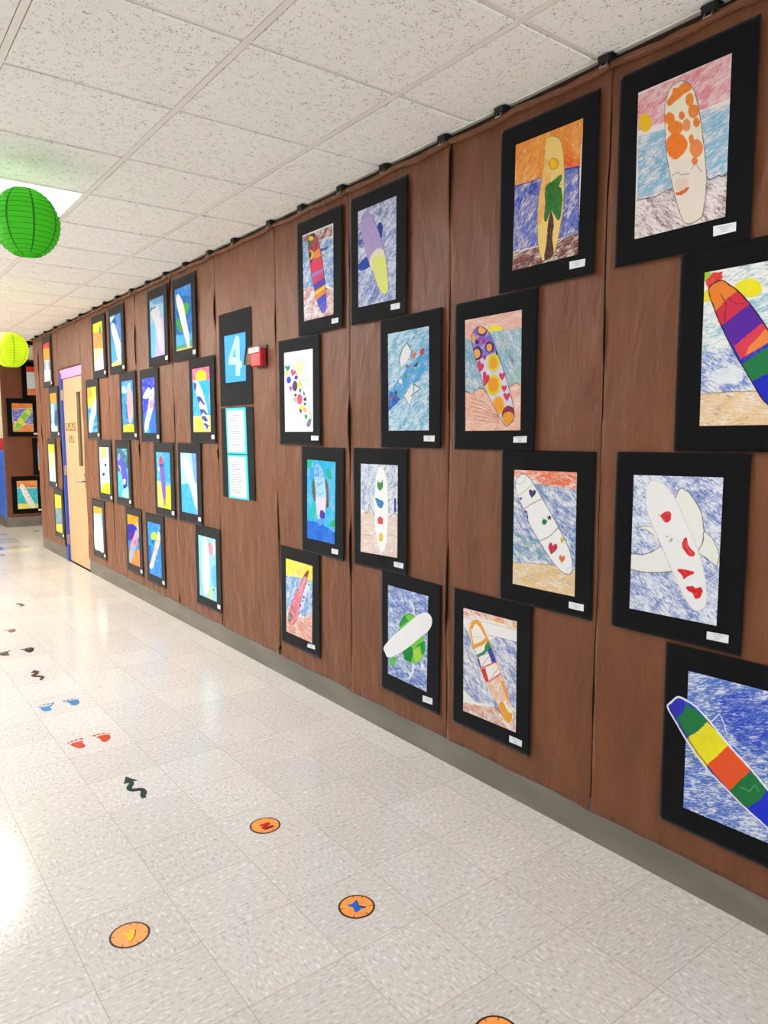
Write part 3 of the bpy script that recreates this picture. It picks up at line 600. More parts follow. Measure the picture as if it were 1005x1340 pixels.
   ('p', '#d82a58', 'm', 1, 0, [-36, -8, -28, 0, -20, -5, -17, -20, -25, -33, -36, -41, -48, -48, -52, -30, -56, -10, -54, 7, -45, 14, -37, 7]),
   ('p', '#c02a68', 'm', 1, 0, [-54, 135, -51, 140, -46, 140, -42, 135, -43, 128, -49, 123, -54, 118, -59, 124, -65, 130, -67, 137, -63, 142, -58, 141]),
   ('p', '#c02a58', 'm', 1, 0, [-48, 71, -45, 75, -40, 75, -36, 70, -38, 65, -43, 60, -48, 55, -53, 61, -58, 66, -60, 72, -56, 76, -51, 76]),
   ('p', '#d02a50', 'm', 1, 0, [51, -6, 55, 0, 62, 1, 67, -6, 65, -16, 58, -24, 52, -31, 44, -23, 37, -14, 34, -4, 40, 2, 46, 1]),
   ('p', '#d82a58', 'm', 1, 0, [63, -55, 67, -50, 74, -49, 79, -55, 77, -63, 70, -70, 63, -76, 56, -69, 49, -62, 47, -54, 52, -48, 58, -49]),
   ('p', '#d82a50', 'm', 1, 0, [78, -87, 83, -80, 91, -80, 97, -87, 94, -96, 86, -105, 79, -113, 71, -104, 62, -95, 59, -85, 65, -78, 73, -80]),
   ('s', '#2f2370', 'm', 1, 0, [29, 79, 27, 73, 22, 71, 17, 74, 14, 81, 16, 87, 22, 89, 27, 86]),
   ('s', '#d82a50', 'm', 1, 0, [-70, 145, -72, 140, -78, 139, -84, 142, -87, 147, -85, 151, -78, 153, -72, 150]),
   ('l', '#4a3060', 'm', 1, 2.6, 'O'),
  ],
 ),
 dict(n='black-mounted drawing of a white surfboard with small hearts and a star above sandy shore', r=2, pl='x', s=1.9,
  c=[-1.8159, 1.1312], m=[[-228.1, 302.2], [225.6, 302.0], [228.1, -302.2], [-225.6, -301.9]],
  d=[[-156.9, 225.1], [145.9, 227.0], [150.0, -228.6], [-154.6, -230.3]], l=[[125.6, -250.7], [192.6, -250.6], [192.8, -275.4], [125.6, -276.0]],
  o=[-106, 212, -136, 199, -150, 169, -139, 130, -102, 67, -66, 8, -23, -43, 28, -98, 77, -139, 116, -152, 137, -137, 137, -98, 116, -45, 72, 18, 22, 83, -28, 143, -71, 192],
  b=[
   ('f', '#f4f2ee', 'm', 1, 0, []),
   ('p', '#ee7030', 'c', 0.78, -8, [-163, 228, 149, 230, 147, 164, 4, 171, -80, 192, -162, 198]),
   ('p', '#e85a28', 'c', 0.4, -8, [-14, 214, 149, 218, 147, 167, 19, 178]),
   ('p', '#3f74c0', 'c', 0.6, -35, [-158, 195, -63, 180, 20, 172, 147, 164, 152, -127, 29, -125, -158, -148]),
   ('p', '#4aa898', 'c', 0.4, -20, [-157, -25, -74, -29, -6, -47, 28, -120, -155, -106]),
   ('p', '#2a5ab0', 'c', 0.35, -35, [38, 97, 146, 100, 150, -66, 120, -38]),
   ('p', '#ecc68a', 'c', 0.85, -12, [-163, -145, -88, -140, 29, -126, 153, -127, 153, -233, -161, -235]),
   ('p', '#5a7a70', 'c', 0.22, -12, [-162, -168, 29, -139, 151, -159, 153, -214, -162, -208]),
   ('l', '#7a6a4a', 'm', 1, 1.9, [-155, -144, -88, -137, 29, -126, 150, -128]),
  ],
  bl=[
   ('f', '#f6f6f4', 'm', 1, 0, []),
   ('l', '#e0cc60', 'm', 1, 3.8, [-128, 126, -62, 170]),
   ('l', '#c06a5a', 'm', 1, 3.2, [-111, 69, -60, 99, -15, 120]),
   ('l', '#a84848', 'm', 1, 3.2, [-23, -44, 25, -21, 70, 20]),
   ('p', '#34206e', 'm', 1, 0, [-60, 145, -55, 152, -47, 152, -43, 144, -47, 134, -56, 126, -64, 119, -70, 128, -76, 137, -78, 148, -71, 154, -64, 152]),
   ('p', '#c8203e', 'm', 1, 0, [45, -54, 53, -45, 63, -45, 68, -55, 61, -67, 49, -78, 37, -87, 30, -75, 24, -63, 23, -50, 33, -41, 42, -44]),
   ('p', '#e8742a', 'm', 1, 0, [90, -90, 94, -83, 101, -83, 104, -90, 101, -98, 94, -106, 87, -114, 82, -106, 76, -97, 75, -88, 81, -82, 87, -83]),
   ('p', '#d8b82a', 'm', 1, 0, [89, -21, 92, -17, 96, -18, 98, -24, 95, -30, 90, -35, 84, -39, 82, -32, 80, -25, 80, -18, 84, -14, 88, -16]),
   ('s', '#1d7a48', 'm', 1, 0, [14, 35, 10, 26, 1, 22, -8, 25, -12, 32, -8, 41, 1, 45, 10, 43]),
   ('l', '#1d5a38', 'm', 1, 1.9, [1, 40, -11, 50]),
   ('p', '#1c1c28', 'm', 1, 0, [24, 64, 28, 56, 40, 57, 31, 51, 35, 42, 25, 47, 16, 41, 19, 50, 9, 54, 21, 56]),
   ('p', '#2a2a58', 'm', 1, 0, [-119, 122, -116, 117, -108, 117, -115, 113, -112, 108, -119, 110, -126, 106, -123, 113, -130, 116, -122, 116]),
   ('s', '#3a3a90', 'm', 1, 0, [-104, 66, -89, 69, -81, 52, -81, 29, -93, 41]),
   ('s', '#f0f0fa', 'm', 1, 0, [-97, 59, -88, 56, -88, 43]),
   ('l', '#b8c4cc', 'm', 1, 2.5, [-149, 173, -126, 169, -105, 181, -97, 198]),
   ('l', '#c8d0d8', 'm', 1, 1.9, [112, -152, 115, -130, 132, -118]),
   ('l', '#5a6078', 'm', 1, 2.5, 'O'),
  ],
 ),
 dict(n='black-mounted drawing of a surfboard with orange rim and green, blue and red bands', r=3, pl='x', s=1.9,
  c=[-2.0935, 0.5205], m=[[-228.6, 304.5], [226.5, 305.4], [227.7, -307.7], [-225.6, -302.2]],
  d=[[-162.2, 226.4], [146.3, 229.9], [152.4, -229.0], [-157.0, -234.1]], l=[[118.1, -252.8], [187.3, -252.3], [187.1, -278.3], [117.8, -280.0]],
  o=[-87, 190, -123, 165, -127, 127, -106, 73, -63, -5, -22, -67, 38, -130, 101, -200, 129, -189, 142, -165, 117, -106, 83, -31, 44, 37, -1, 112, -47, 174, -65, 190],
  b=[
   ('f', '#f6f4f0', 'm', 1, 0, []),
   ('p', '#e8764a', 'c', 0.6, -15, [-171, 229, 150, 233, 151, 202, 11, 207, -170, 185]),
   ('p', '#f0cc38', 'c', 0.5, -15, [-38, 212, 150, 222, 151, 192, 40, 199]),
   ('p', '#3f66bc', 'c', 0.58, -40, [-161, 157, -106, 95, -45, 94, 41, 143, 148, 147, 151, -180, 96, -191, 19, -154, -81, -173, -159, -136]),
   ('p', '#2a55b8', 'c', 0.3, -40, [-161, 134, -106, 80, -42, -66, 19, -146, -81, -151, -157, -97]),
   ('p', '#d08060', 'c', 0.62, -15, [-164, -197, -60, -182, 38, -155, 142, -183, 157, -234, -163, -240]),
   ('l', '#5a6ab0', 'm', 1, 2.1, [-7, 139, 51, 142, 148, 145]),
   ('l', '#d8b0a0', 'm', 1, 2.1, [-162, 183, 12, 193, 147, 194]),
  ],
  bl=[
   ('f', '#f7f2ea', 'm', 1, 0, []),
   ('l', '#f0a020', 'm', 1, 17.2, [-109, 153, -102, 171, -82, 184, -52, 166, -14, 123, -50, 93, -95, 69]),
   ('l', '#f0a848', 'm', 1, 10.0, [-117, 144, -108, 102, -97, 75]),
   ('l', '#c8a080', 'm', 1, 2.1, [-111, 110, -46, 122]),
   ('p', '#1a8a3a', 'm', 1, 0, [-27, 95, -2, 124, 14, 101, -10, 72, -69, 29, -84, 32, -30, 70]),
   ('p', '#1d3fa8', 'm', 1, 0, [-13, 72, 14, 101, 44, 40, 15, 26]),
   ('p', '#1d3fa8', 'm', 1, 0, [-79, 24, -64, 29, -48, -12, -61, -23]),
   ('l', '#2a5ab0', 'm', 1, 3.6, [-76, 28, 0, 70]),
   ('l', '#6ac0a0', 'm', 1, 3.6, [-87, 59, -72, 32]),
   ('p', '#d82a3a', 'm', 1, 0, [-63, -25, -25, -5, -3, -58, -30, -75]),
   ('l', '#d83048', 'm', 1, 5.7, [-58, -18, 39, 37, 68, -3, -4, -61]),
   ('l', '#8a6a60', 'm', 1, 2.1, [2, -53, 49, 13]),
   ('l', '#6a7a90', 'm', 1, 2.1, [-48, -5, 0, 55]),
   ('p', '#f0b490', 'c', 0.75, 60, [-14, -69, 68, -8, 124, -104, 101, -203, 38, -137]),
   ('p', '#f0a030', 'm', 1, 0, [64, -36, 88, -30, 122, -98, 105, -110]),
   ('s', '#f0a82a', 'm', 1, 0, [57, -146, 83, -120, 104, -138, 132, -158, 124, -192, 101, -200]),
   ('s', '#f8f0e0', 'm', 1, 0, [83, -123, 94, -116, 123, -147, 114, -156]),
   ('l', '#f0b878', 'm', 1, 3.6, 'O'),
  ],
 ),
 dict(n='black-mounted drawing of a many-coloured striped surfboard under a dark red sky', r=0, pl='x', s=2.2,
  c=[-3.3951, 2.3486], m=[[-230.1, 309.0], [229.7, 304.2], [219.5, -303.6], [-219.2, -309.6]],
  d=[[-165.4, 232.1], [142.5, 229.7], [138.6, -228.6], [-157.9, -229.4]], l=[[120.6, -250.0], [184.9, -251.2], [183.6, -276.0], [120.2, -276.3]],
  o=[-56, 221, -99, 210, -110, 164, -96, 91, -82, 23, -57, -51, -27, -132, 29, -208, 68, -193, 70, -135, 59, -43, 39, 55, 15, 134, -10, 191, -35, 213],
  b=[
   ('f', '#f0eeee', 'm', 1, 0, []),
   ('p', '#8a3028', 'c', 0.78, 25, [-158, 225, 136, 222, 135, 169, 15, 173, -159, 198]),
   ('p', '#3f8ac8', 'c', 0.66, 30, [-164, 199, 15, 173, 142, 162, 140, -98, 62, -65, -52, -63, -161, -46]),
   ('s', '#1a64a8', 'm', 1, 0, [20, 125, 55, 123, 100, 124, 75, 111, 24, 113]),
   ('p', '#b8554a', 'c', 0.58, 20, [-161, -43, -62, -64, 62, -81, 142, -104, 140, -232, -158, -232]),
  ],
  bl=[
   ('f', '#c84a54', 'm', 1, 0, []),
   ('p', '#3a2a2a', 'm', 1, 0, [-98, 234, -30, 220, -41, 195, -99, 207]),
   ('p', '#6a3038', 'c', 0.6, 60, [-104, 211, -5, 190, 15, 139, -37, 123, -111, 137]),
   ('s', '#e8d83a', 'm', 1, 0, [-50, 194, -58, 187, -76, 187, -94, 194, -101, 204, -93, 211, -75, 210, -58, 203]),
   ('s', '#2a7a2a', 'm', 1, 0, [-72, 171, -78, 162, -91, 161, -105, 168, -110, 179, -104, 188, -91, 189, -77, 182]),
   ('s', '#e8c030', 'm', 1, 0, [-48, 109, -58, 94, -82, 91, -106, 102, -116, 122, -105, 137, -81, 139, -58, 128]),
   ('s', '#2a2a20', 'm', 1, 0, [-73, 113, -78, 100, -87, 97, -97, 104, -101, 119, -96, 132, -87, 135, -77, 128]),
   ('p', '#f09040', 'm', 1, 0, [-48, 119, 15, 134, 24, 87, -48, 87]),
   ('p', '#e83a5a', 'm', 1, 0, [-97, 69, 39, 79, 43, 23, -82, 18]),
   ('p', '#4a3070', 'm', 1, 0, [-96, 85, -64, 85, -68, 69, -96, 72]),
   ('p', '#a87ad0', 'm', 1, 0, [-82, 12, 45, 22, 48, 5, -77, -10]),
   ('p', '#d8406a', 'm', 1, 0, [-67, -20, 48, -7, 50, -31, -60, -43]),
   ('p', '#4a3ab0', 'm', 1, 0, [-62, -50, 57, -27, 62, -62, -52, -80]),
   ('p', '#f0d02a', 'm', 1, 0, [-52, -90, 62, -65, 64, -84, -37, -107]),
   ('p', '#f0883a', 'm', 1, 0, [-42, -108, 63, -85, 66, -105, -30, -134]),
   ('p', '#3a4ad0', 'm', 1, 0, [-30, -135, 71, -109, 71, -215, 8, -212]),
   ('p', '#8a90e0', 'c', 0.5, 30, [-1, -162, 65, -150, 64, -214, 8, -209]),
   ('l', '#5a3a40', 'm', 1, 3.7, 'O'),
  ],
 ),
 dict(n='black-mounted drawing of a lavender and pale yellow surfboard over a dark blue whale', r=0, pl='x', s=2.2,
  c=[-2.8689, 2.3486], m=[[-228.7, 311.3], [229.9, 303.9], [221.6, -308.0], [-222.9, -307.2]],
  d=[[-160.1, 234.1], [145.9, 231.8], [141.0, -228.5], [-158.7, -224.8]], l=[[104.8, -247.6], [173.8, -248.6], [172.5, -274.2], [104.8, -273.8]],
  o=[-99, 217, -131, 192, -132, 129, -100, 42, -54, -57, -15, -126, 23, -176, 53, -196, 86, -181, 83, -107, 61, -7, 24, 78, -22, 162, -60, 202],
  b=[
   ('f', '#e6eaf4', 'm', 1, 0, []),
   ('f', '#4a6ab8', 'c', 0.58, 30, []),
   ('p', '#2a5ab0', 'c', 0.4, 30, [-158, -66, -38, -86, 23, -203, -159, -222]),
   ('p', '#24418e', 'c', 0.25, 10, [-99, 255, 146, 232, 143, 104, 24, 165]),
   ('s', '#1d3a98', 'm', 1, 0, [1, 135, 24, 143, 42, 118, 38, 84, 24, 65, 1, 100]),
   ('s', '#2240a8', 'm', 1, 0, [-157, -20, -93, 6, -56, -16, -57, -43, -125, -53, -161, -40]),
   ('s', '#2a4aa8', 'c', 0.8, 0, [-158, 125, -112, 129, -92, 67, -148, 60]),
  ],
  bl=[
   ('f', '#b7a2d4', 'm', 1, 0, []),
   ('p', '#9a86c4', 'c', 0.3, 50, [-147, 231, 24, 191, 53, 3, -69, 0]),
   ('s', '#eeeac8', 'm', 1, 0, [-61, -11, -14, 23, 31, 20, 65, -8, 83, -64, -38, -68]),
   ('s', '#e9ee80', 'm', 1, 0, [-46, -31, -15, -9, 31, -12, 71, -44, 90, -108, 90, -186, 46, -202, 8, -156]),
   ('l', '#8a80b0', 'm', 1, 3.5, 'O'),
  ],
 ),
 dict(n='black-mounted drawing of a white surfboard patterned with coloured hearts over a pale green turtle', r=1, pl='x', s=2.2,
  c=[-3.6285, 1.7381], m=[[-238.4, 302.8], [230.6, 296.1], [238.1, -300.4], [-230.4, -298.5]],
  d=[[-160.8, 229.7], [155.9, 225.5], [151.1, -228.0], [-161.9, -227.0]], l=[[132.2, -249.2], [208.9, -250.7], [207.5, -275.7], [130.6, -276.2]],
  o=[-114, 170, -147, 159, -161, 129, -144, 75, -113, 32, -72, -23, -22, -77, 38, -140, 96, -201, 128, -182, 134, -142, 110, -86, 75, -29, 32, 39, -17, 98, -62, 148],
  b=[
   ('f', '#eef0f8', 'm', 1, 0, []),
   ('s', '#dff0d8', 'm', 1, 0, [-68, 153, -41, 180, 0, 184, 45, 170, 74, 143, 102, 81, 121, 39, 62, 32, 2, 66]),
   ('s', '#e6efa8', 'c', 0.9, 60, [-16, 165, 25, 162, 59, 134, 34, 105, 8, 92, -12, 114]),
   ('l', '#8ab0a8', 'm', 1, 1.5, [-41, 180, 0, 184, 45, 170, 74, 143, 102, 81, 125, 19]),
   ('l', '#5a9a6a', 'm', 1, 2.0, [22, 60, 92, 57]),
   ('l', '#7aa898', 'm', 1, 1.5, [71, 19, 97, 41, 116, 20]),
   ('s', '#e4f2ea', 'm', 1, 0, [-69, -86, -33, -107, 27, -160, 47, -176, -4, -181, -55, -138]),
   ('l', '#a8ccd8', 'm', 1, 1.5, [-69, -86, -60, -138, -4, -181, 42, -179]),
   ('l', '#9ab8c8', 'm', 1, 1.5, [-76, 211, -56, 184]),
   ('l', '#9ab8c8', 'm', 1, 1.5, [11, 214, 11, 193]),
   ('l', '#9ab8c8', 'm', 1, 1.5, [36, 214, 34, 191]),
   ('l', '#a8c4d0', 'm', 1, 1.5, [-24, -170, -4, -186]),
  ],
  bl=[
   ('f', '#f4f4f6', 'm', 1, 0, []),
   ('p', '#1f8a5a', 'm', 1, 0, [-120, 147, -112, 154, -100, 154, -90, 145, -95, 135, -108, 127, -121, 119, -134, 129, -146, 139, -151, 150, -141, 157, -128, 155]),
   ('p', '#e0406a', 'm', 1, 0, [-53, 117, -40, 122, -26, 119, -21, 109, -33, 101, -52, 96, -71, 91, -79, 103, -86, 115, -84, 126, -68, 131, -56, 126]),
   ('s', '#f0d040', 'm', 1, 0, [-111, 106, -117, 98, -130, 96, -144, 100, -149, 109, -144, 116, -130, 119, -116, 115]),
   ('s', '#2338c8', 'm', 1, 0, [-82, 70, -91, 57, -109, 52, -128, 59, -136, 74, -127, 87, -108, 92, -90, 85]),
   ('s', '#4a2a98', 'm', 1, 0, [-7, 79, -12, 70, -25, 67, -38, 71, -44, 81, -38, 90, -25, 93, -12, 88]),
   ('s', '#3a3a44', 'm', 1, 0, [-11, 31, -20, 11, -40, 3, -61, 13, -69, 34, -60, 55, -39, 63, -19, 53]),
   ('s', '#f0d848', 'm', 1, 0, [37, 38, 29, 25, 11, 21, -7, 27, -14, 41, -6, 53, 12, 58, 30, 51]),
   ('s', '#e0609a', 'm', 1, 0, [-68, 21, -74, 11, -90, 8, -104, 13, -110, 23, -104, 34, -89, 37, -74, 32]),
   ('p', '#1f8a5a', 'm', 1, 0, [18, 10, 22, 17, 29, 17, 33, 11, 31, 2, 24, -6, 18, -13, 11, -6, 5, 3, 3, 12, 8, 18, 14, 17]),
   ('s', '#333a44', 'm', 1, 0, [-19, -19, -24, -25, -34, -28, -44, -24, -48, -18, -44, -11, -34, -9, -24, -12]),
   ('s', '#e84a7a', 'm', 1, 0, [42, -45, 33, -66, 11, -74, -11, -65, -19, -43, -10, -22, 12, -14, 34, -24]),
   ('s', '#f0b85a', 'm', 1, 0, [-25, -46, -31, -59, -44, -63, -58, -58, -63, -45, -57, -33, -43, -28, -30, -34]),
   ('s', '#403a6a', 'm', 1, 0, [71, -11, 68, -21, 60, -25, 54, -20, 51, -10, 54, 0, 61, 4, 68, -1]),
   ('s', '#c8b0e0', 'm', 1, 0, [89, -32, 86, -38, 80, -40, 74, -37, 71, -31, 74, -26, 80, -24, 87, -26]),
   ('s', '#3a2a5a', 'm', 1, 0, [86, -47, 81, -54, 70, -57, 58, -53, 54, -46, 59, -39, 70, -36, 81, -40]),
   ('s', '#1f8a5a', 'm', 1, 0, [84, -72, 80, -79, 69, -81, 58, -78, 54, -71, 59, -65, 70, -63, 80, -66]),
   ('s', '#f0d868', 'm', 1, 0, [59, -94, 51, -104, 33, -108, 16, -103, 8, -92, 16, -81, 34, -77, 52, -82]),
   ('s', '#f0b05a', 'm', 1, 0, [88, -106, 82, -117, 68, -121, 54, -116, 48, -106, 55, -95, 69, -91, 83, -96]),
   ('s', '#3a3040', 'm', 1, 0, [34, -114, 28, -124, 14, -128, -1, -124, -6, -113, 0, -103, 14, -99, 28, -104]),
   ('p', '#2a9a5a', 'm', 1, 0, [80, -138, 85, -132, 93, -132, 98, -138, 95, -146, 87, -154, 79, -160, 71, -153, 64, -146, 61, -137, 67, -131, 75, -132]),
   ('s', '#7a7484', 'm', 1, 0, [81, -192, 112, -154, 131, -162, 126, -187, 98, -201]),
   ('l', '#5a5a68', 'm', 1, 2.0, 'O'),
  ],
 ),
 dict(n='black-mounted drawing of a blue shark with white fins among small red and orange fish', r=1, pl='x', s=2.0,
  c=[-2.6275, 1.737], m=[[-225.7, 300.5], [218.4, 304.1], [220.4, -300.2], [-213.0, -304.4]],
  d=[[-162.6, 231.0], [134.7, 233.5], [138.9, -224.1], [-155.1, -224.5]], l=[[104.8, -247.0], [180.5, -246.9], [179.5, -273.8], [105.0, -272.6]],
  o=None,
  b=[
   ('f', '#e2f1f8', 'm', 1, 0, []),
   ('f', '#4aa8d0', 'c', 0.6, 25, []),
   ('f', '#2a80c0', 'c', 0.2, 20, []),
   ('s', '#4aa4dc', 'c', 0.85, 30, [-155, -55, -104, -4, -18, 61, 64, 106, 137, 141, 138, 66, 91, 19, 10, -27, -74, -85, -155, -131]),
   ('p', '#2a50b8', 'c', 0.85, 30, [-155, -32, -89, -58, -67, -80, -155, -128]),
   ('p', '#f4f4f0', 'm', 1, 0, [-19, 177, 16, 135, 5, 110, -68, 64, -75, 108, -54, 150]),
   ('l', '#3a3a34', 'm', 1, 4.3, [-68, 69, -75, 108, -54, 150, -19, 177, 16, 135, 5, 110]),
   ('p', '#f4f4f0', 'm', 1, 0, [24, -2, 31, -50, 3, -114, -39, -68]),
   ('l', '#3a3a34', 'm', 1, 3.4, [24, -2, 31, -50, 3, -114, -35, -69]),
   ('p', '#f0f2f0', 'm', 1, 0, [34, -16, 80, -35, 44, -53]),
   ('l', '#3a3a34', 'm', 1, 4.3, [34, -16, 80, -35, 44, -53, 13, -66]),
   ('s', '#e0783a', 'm', 1, 0, [20, 122, 50, 125, 39, 103, 23, 109]),
   ('s', '#d04050', 'm', 1, 0, [79, 134, 106, 142, 101, 115, 79, 111]),
   ('p', '#3a3a48', 'm', 1, 0, [23, 65, 64, 89, 53, 62]),
   ('s', '#2aa088', 'm', 1, 0, [-17, 24, -20, 17, -28, 14, -36, 18, -39, 26, -36, 34, -28, 36, -20, 32]),
   ('s', '#e8f4fa', 'm', 1, 0, [-75, 17, -52, 15, -53, -11, -75, -5]),
   ('l', '#2a5a90', 'm', 1, 2.6, [-75, 17, -52, 15, -53, -11, -75, -5]),
   ('s', '#8a6a70', 'm', 1, 0, [-7, 69, -10, 63, -18, 61, -26, 64, -30, 70, -26, 76, -18, 78, -10, 75]),
   ('s', '#c06a60', 'm', 1, 0, [-130, -76, -133, -81, -140, -83, -148, -80, -151, -75, -148, -69, -140, -67, -133, -70]),
   ('s', '#4a4a58', 'm', 1, 0, [-89, -47, -92, -53, -101, -55, -109, -52, -112, -46, -109, -40, -101, -38, -92, -40]),
   ('s', '#9a8a50', 'm', 1, 0, [-80, -67, -83, -72, -89, -74, -95, -71, -98, -66, -95, -61, -89, -59, -83, -62]),
  ],
  bl=[
  ],
 ),
 dict(n='black-mounted turquoise painting of a pale surfboard with a purple mark and brown side bands', r=2, pl='x', s=2.2,
  c=[-3.3965, 1.125], m=[[-211.1, 299.5], [225.6, 294.8], [203.0, -301.4], [-217.5, -292.8]],
  d=[[-149.3, 229.8], [141.1, 223.9], [125.7, -223.3], [-160.6, -220.4]], l=[[96.3, -248.1], [159.5, -247.6], [159.1, -275.1], [95.9, -275.9]],
  o=[-31, 209, -70, 185, -76, 133, -64, 67, -61, -4, -51, -75, -33, -130, -12, -133, 20, -100, 37, -47, 43, 24, 39, 89, 29, 138, 11, 182],
  b=[
   ('f', '#e0f2f8', 'm', 1, 0, []),
   ('f', '#12b4e4', 'w', 0.95, 0, []),
   ('p', '#1660d8', 'w', 0.9, 0, [-170, -117, -71, -118, 24, -130, 134, -158, 133, -228, -173, -229]),
   ('s', '#18b088', 'm', 1, 0, [-150, 228, -93, 231, -104, 199, -143, 182]),
   ('s', '#20b890', 'm', 1, 0, [39, 184, 76, 180, 107, 137, 70, 130]),
   ('s', '#28c0b0', 'm', 1, 0, [-98, -12, -64, -30, -86, -104, -135, -88]),
   ('s', '#20b070', 'm', 1, 0, [94, -103, 130, -89, 130, -124, 84, -126]),
   ('s', '#6a5a4a', 'm', 1, 0, [-84, 133, -101, 91, -99, 34, -74, -5, -65, 37, -70, 103]),
   ('s', '#74482e', 'm', 1, 0, [29, 128, 65, 105, 81, 51, 68, -20, 43, -24, 50, 44]),
   ('p', '#1a88d8', 'w', 0.6, 0, [-114, 188, -75, 179, -66, 139, -125, 126]),
   ('p', '#60d0f0', 'w', 0.4, 0, [56, 124, 131, 138, 127, -20, 72, -24]),
  ],
  bl=[
   ('f', '#a8daf2', 'm', 1, 0, []),
   ('p', '#3a94dc', 'c', 0.65, 20, [-84, 210, 30, 213, 31, 138, -76, 133]),
   ('p', '#ecdcf4', 'w', 0.85, 0, [-68, 21, 50, 29, 30, -58, -56, -81]),
   ('l', '#2a70c0', 'm', 1, 5.1, [-52, 104, -28, 90, 14, 112]),
   ('l', '#2a70c0', 'm', 1, 3.5, [-53, 78, -28, 92]),
   ('l', '#2a78c0', 'm', 1, 2.5, [-48, 48, -20, 34, 18, 52]),
   ('l', '#7a98a0', 'm', 1, 2.5, [-66, 121, 29, 131]),
   ('s', '#4a2098', 'm', 1, 0, [-17, -53, 12, -47, 36, -73, 15, -97, -18, -89]),
   ('p', '#4a94ec', 'w', 0.9, 0, [-52, -104, 44, -85, 24, -140, -43, -147]),
  ],
 ),
 dict(n='black-mounted drawing of a white surfboard with four small scribbles in green, blue, red and yellow', r=2, pl='x', s=2.0,
  c=[-2.8647, 1.1266], m=[[-226.5, 297.5], [220.9, 297.0], [223.5, -294.3], [-218.0, -300.2]],
  d=[[-155.8, 220.4], [147.9, 221.9], [144.4, -223.7], [-160.6, -232.4]], l=[[119.0, -244.9], [194.4, -243.5], [193.1, -269.5], [119.1, -269.2]],
  o=[10, 214, -21, 185, -34, 100, -41, -6, -33, -100, -9, -184, 22, -214, 57, -181, 72, -90, 75, 32, 67, 133, 41, 197],
  b=[
   ('f', '#f5f4f4', 'm', 1, 0, []),
   ('p', '#5a90c4', 'c', 0.5, 55, [-156, 220, 148, 222, 147, 1, 72, -17, -30, -38, -152, -10]),
   ('p', '#3a80c8', 'c', 0.25, 55, [-151, 209, -5, 214, -53, 41, -152, 15]),
   ('p', '#e8cab8', 'c', 0.8, 10, [-161, -35, -86, -9, -30, -43, 72, -34, 147, -13, 147, -230, -162, -238]),
   ('l', '#5a6068', 'm', 1, 3.8, [-127, -3, -119, -31, -94, -20, -86, 18, -54, -16, -38, -42]),
   ('l', '#5a6a88', 'm', 1, 2.8, [72, 97, 110, 122, 147, 128]),
   ('l', '#5a6068', 'm', 1, 3.8, [80, -31, 117, -11, 144, -16]),
   ('s', '#2a3a98', 'm', 1, 0, [120, 58, 134, 59, 134, 0, 120, -2]),
   ('l', '#b08a7a', 'm', 1, 1.9, [-153, -142, -54, -136]),
   ('l', '#b08a7a', 'm', 1, 1.9, [72, -118, 144, -119]),
  ],
  bl=[
   ('f', '#fbfbfa', 'm', 1, 0, []),
   ('s', '#3a9a48', 'm', 1, 0, [-13, 143, -2, 134, 20, 136, 31, 150, 32, 111, 10, 95, -12, 106]),
   ('l', '#1d5a2a', 'm', 1, 2.8, [-5, 120, 10, 110, 26, 124]),
   ('s', '#2a8ac8', 'm', 1, 0, [-32, 54, 10, 48, 38, 38, 23, 7, -6, 12, -21, 29]),
   ('p', '#e04a54', 'm', 1, 0, [-14, -46, 10, -32, 32, -45, 30, -72, -9, -74]),
   ('s', '#e8d84a', 'm', 1, 0, [33, -136, 28, -153, 14, -161, 1, -156, -4, -140, 1, -124, 15, -116, 28, -121]),
   ('l', '#b0a030', 'm', 1, 2.8, [5, -149, 14, -154, 24, -145]),
   ('l', '#e4e4e6', 'm', 1, 2.8, 'O'),
  ],
 ),
 dict(n='black-mounted drawing of a slanting pink surfboard with a yellow sky and pink sand', r=3, pl='x', s=2.2,
  c=[-3.657, 0.5231], m=[[-225.8, 299.5], [234.5, 296.1], [221.4, -299.3], [-230.1, -296.4]],
  d=[[-157.0, 228.1], [150.1, 225.2], [135.4, -228.5], [-162.9, -225.3]], l=[[91.4, -241.5], [165.4, -234.9], [169.8, -259.8], [78.5, -265.3]],
  o=[101, 194, 68, 169, 26, 125, -18, 68, -68, 4, -114, -66, -140, -128, -130, -168, -89, -169, -45, -136, -14, -91, 6, -26, 45, 52, 74, 105, 98, 158, 109, 184],
  b=[
   ('f', '#f4f2ee', 'm', 1, 0, []),
   ('p', '#f2e81a', 'c', 0.92, 10, [-166, 231, 155, 228, 153, 132, 26, 138, -158, 122]),
   ('s', '#f0c080', 'c', 0.6, 0, [-31, 176, 27, 190, 37, 170, -5, 150]),
   ('p', '#4a9adc', 'c', 0.72, 55, [-158, 122, 26, 137, 153, 132, 144, -59, 72, -91, 10, -86, -159, -97]),
   ('p', '#2a78c8', 'c', 0.4, 50, [65, 50, 147, 86, 142, -60, 52, -89]),
   ('p', '#e8a088', 'c', 0.82, -20, [-165, -98, -66, -113, 20, -98, 72, -94, 144, -57, 140, -233, -169, -231]),
   ('l', '#9a4a40', 'm', 1, 1.7, [-56, -138, 132, -132]),
   ('l', '#9a4a40', 'm', 1, 1.7, [-41, -148, 132, -156]),
   ('l', '#9a4a40', 'm', 1, 1.7, [-26, -157, 131, -181]),
   ('l', '#9a4a40', 'm', 1, 1.7, [-11, -166, 131, -205]),
   ('l', '#9a4a40', 'm', 1, 1.7, [-145, -186, -46, -184]),
   ('l', '#9a4a40', 'm', 1, 1.7, [-145, -200, -46, -198]),
   ('l', '#9a4a40', 'm', 1, 1.7, [-146, -214, -47, -212]),
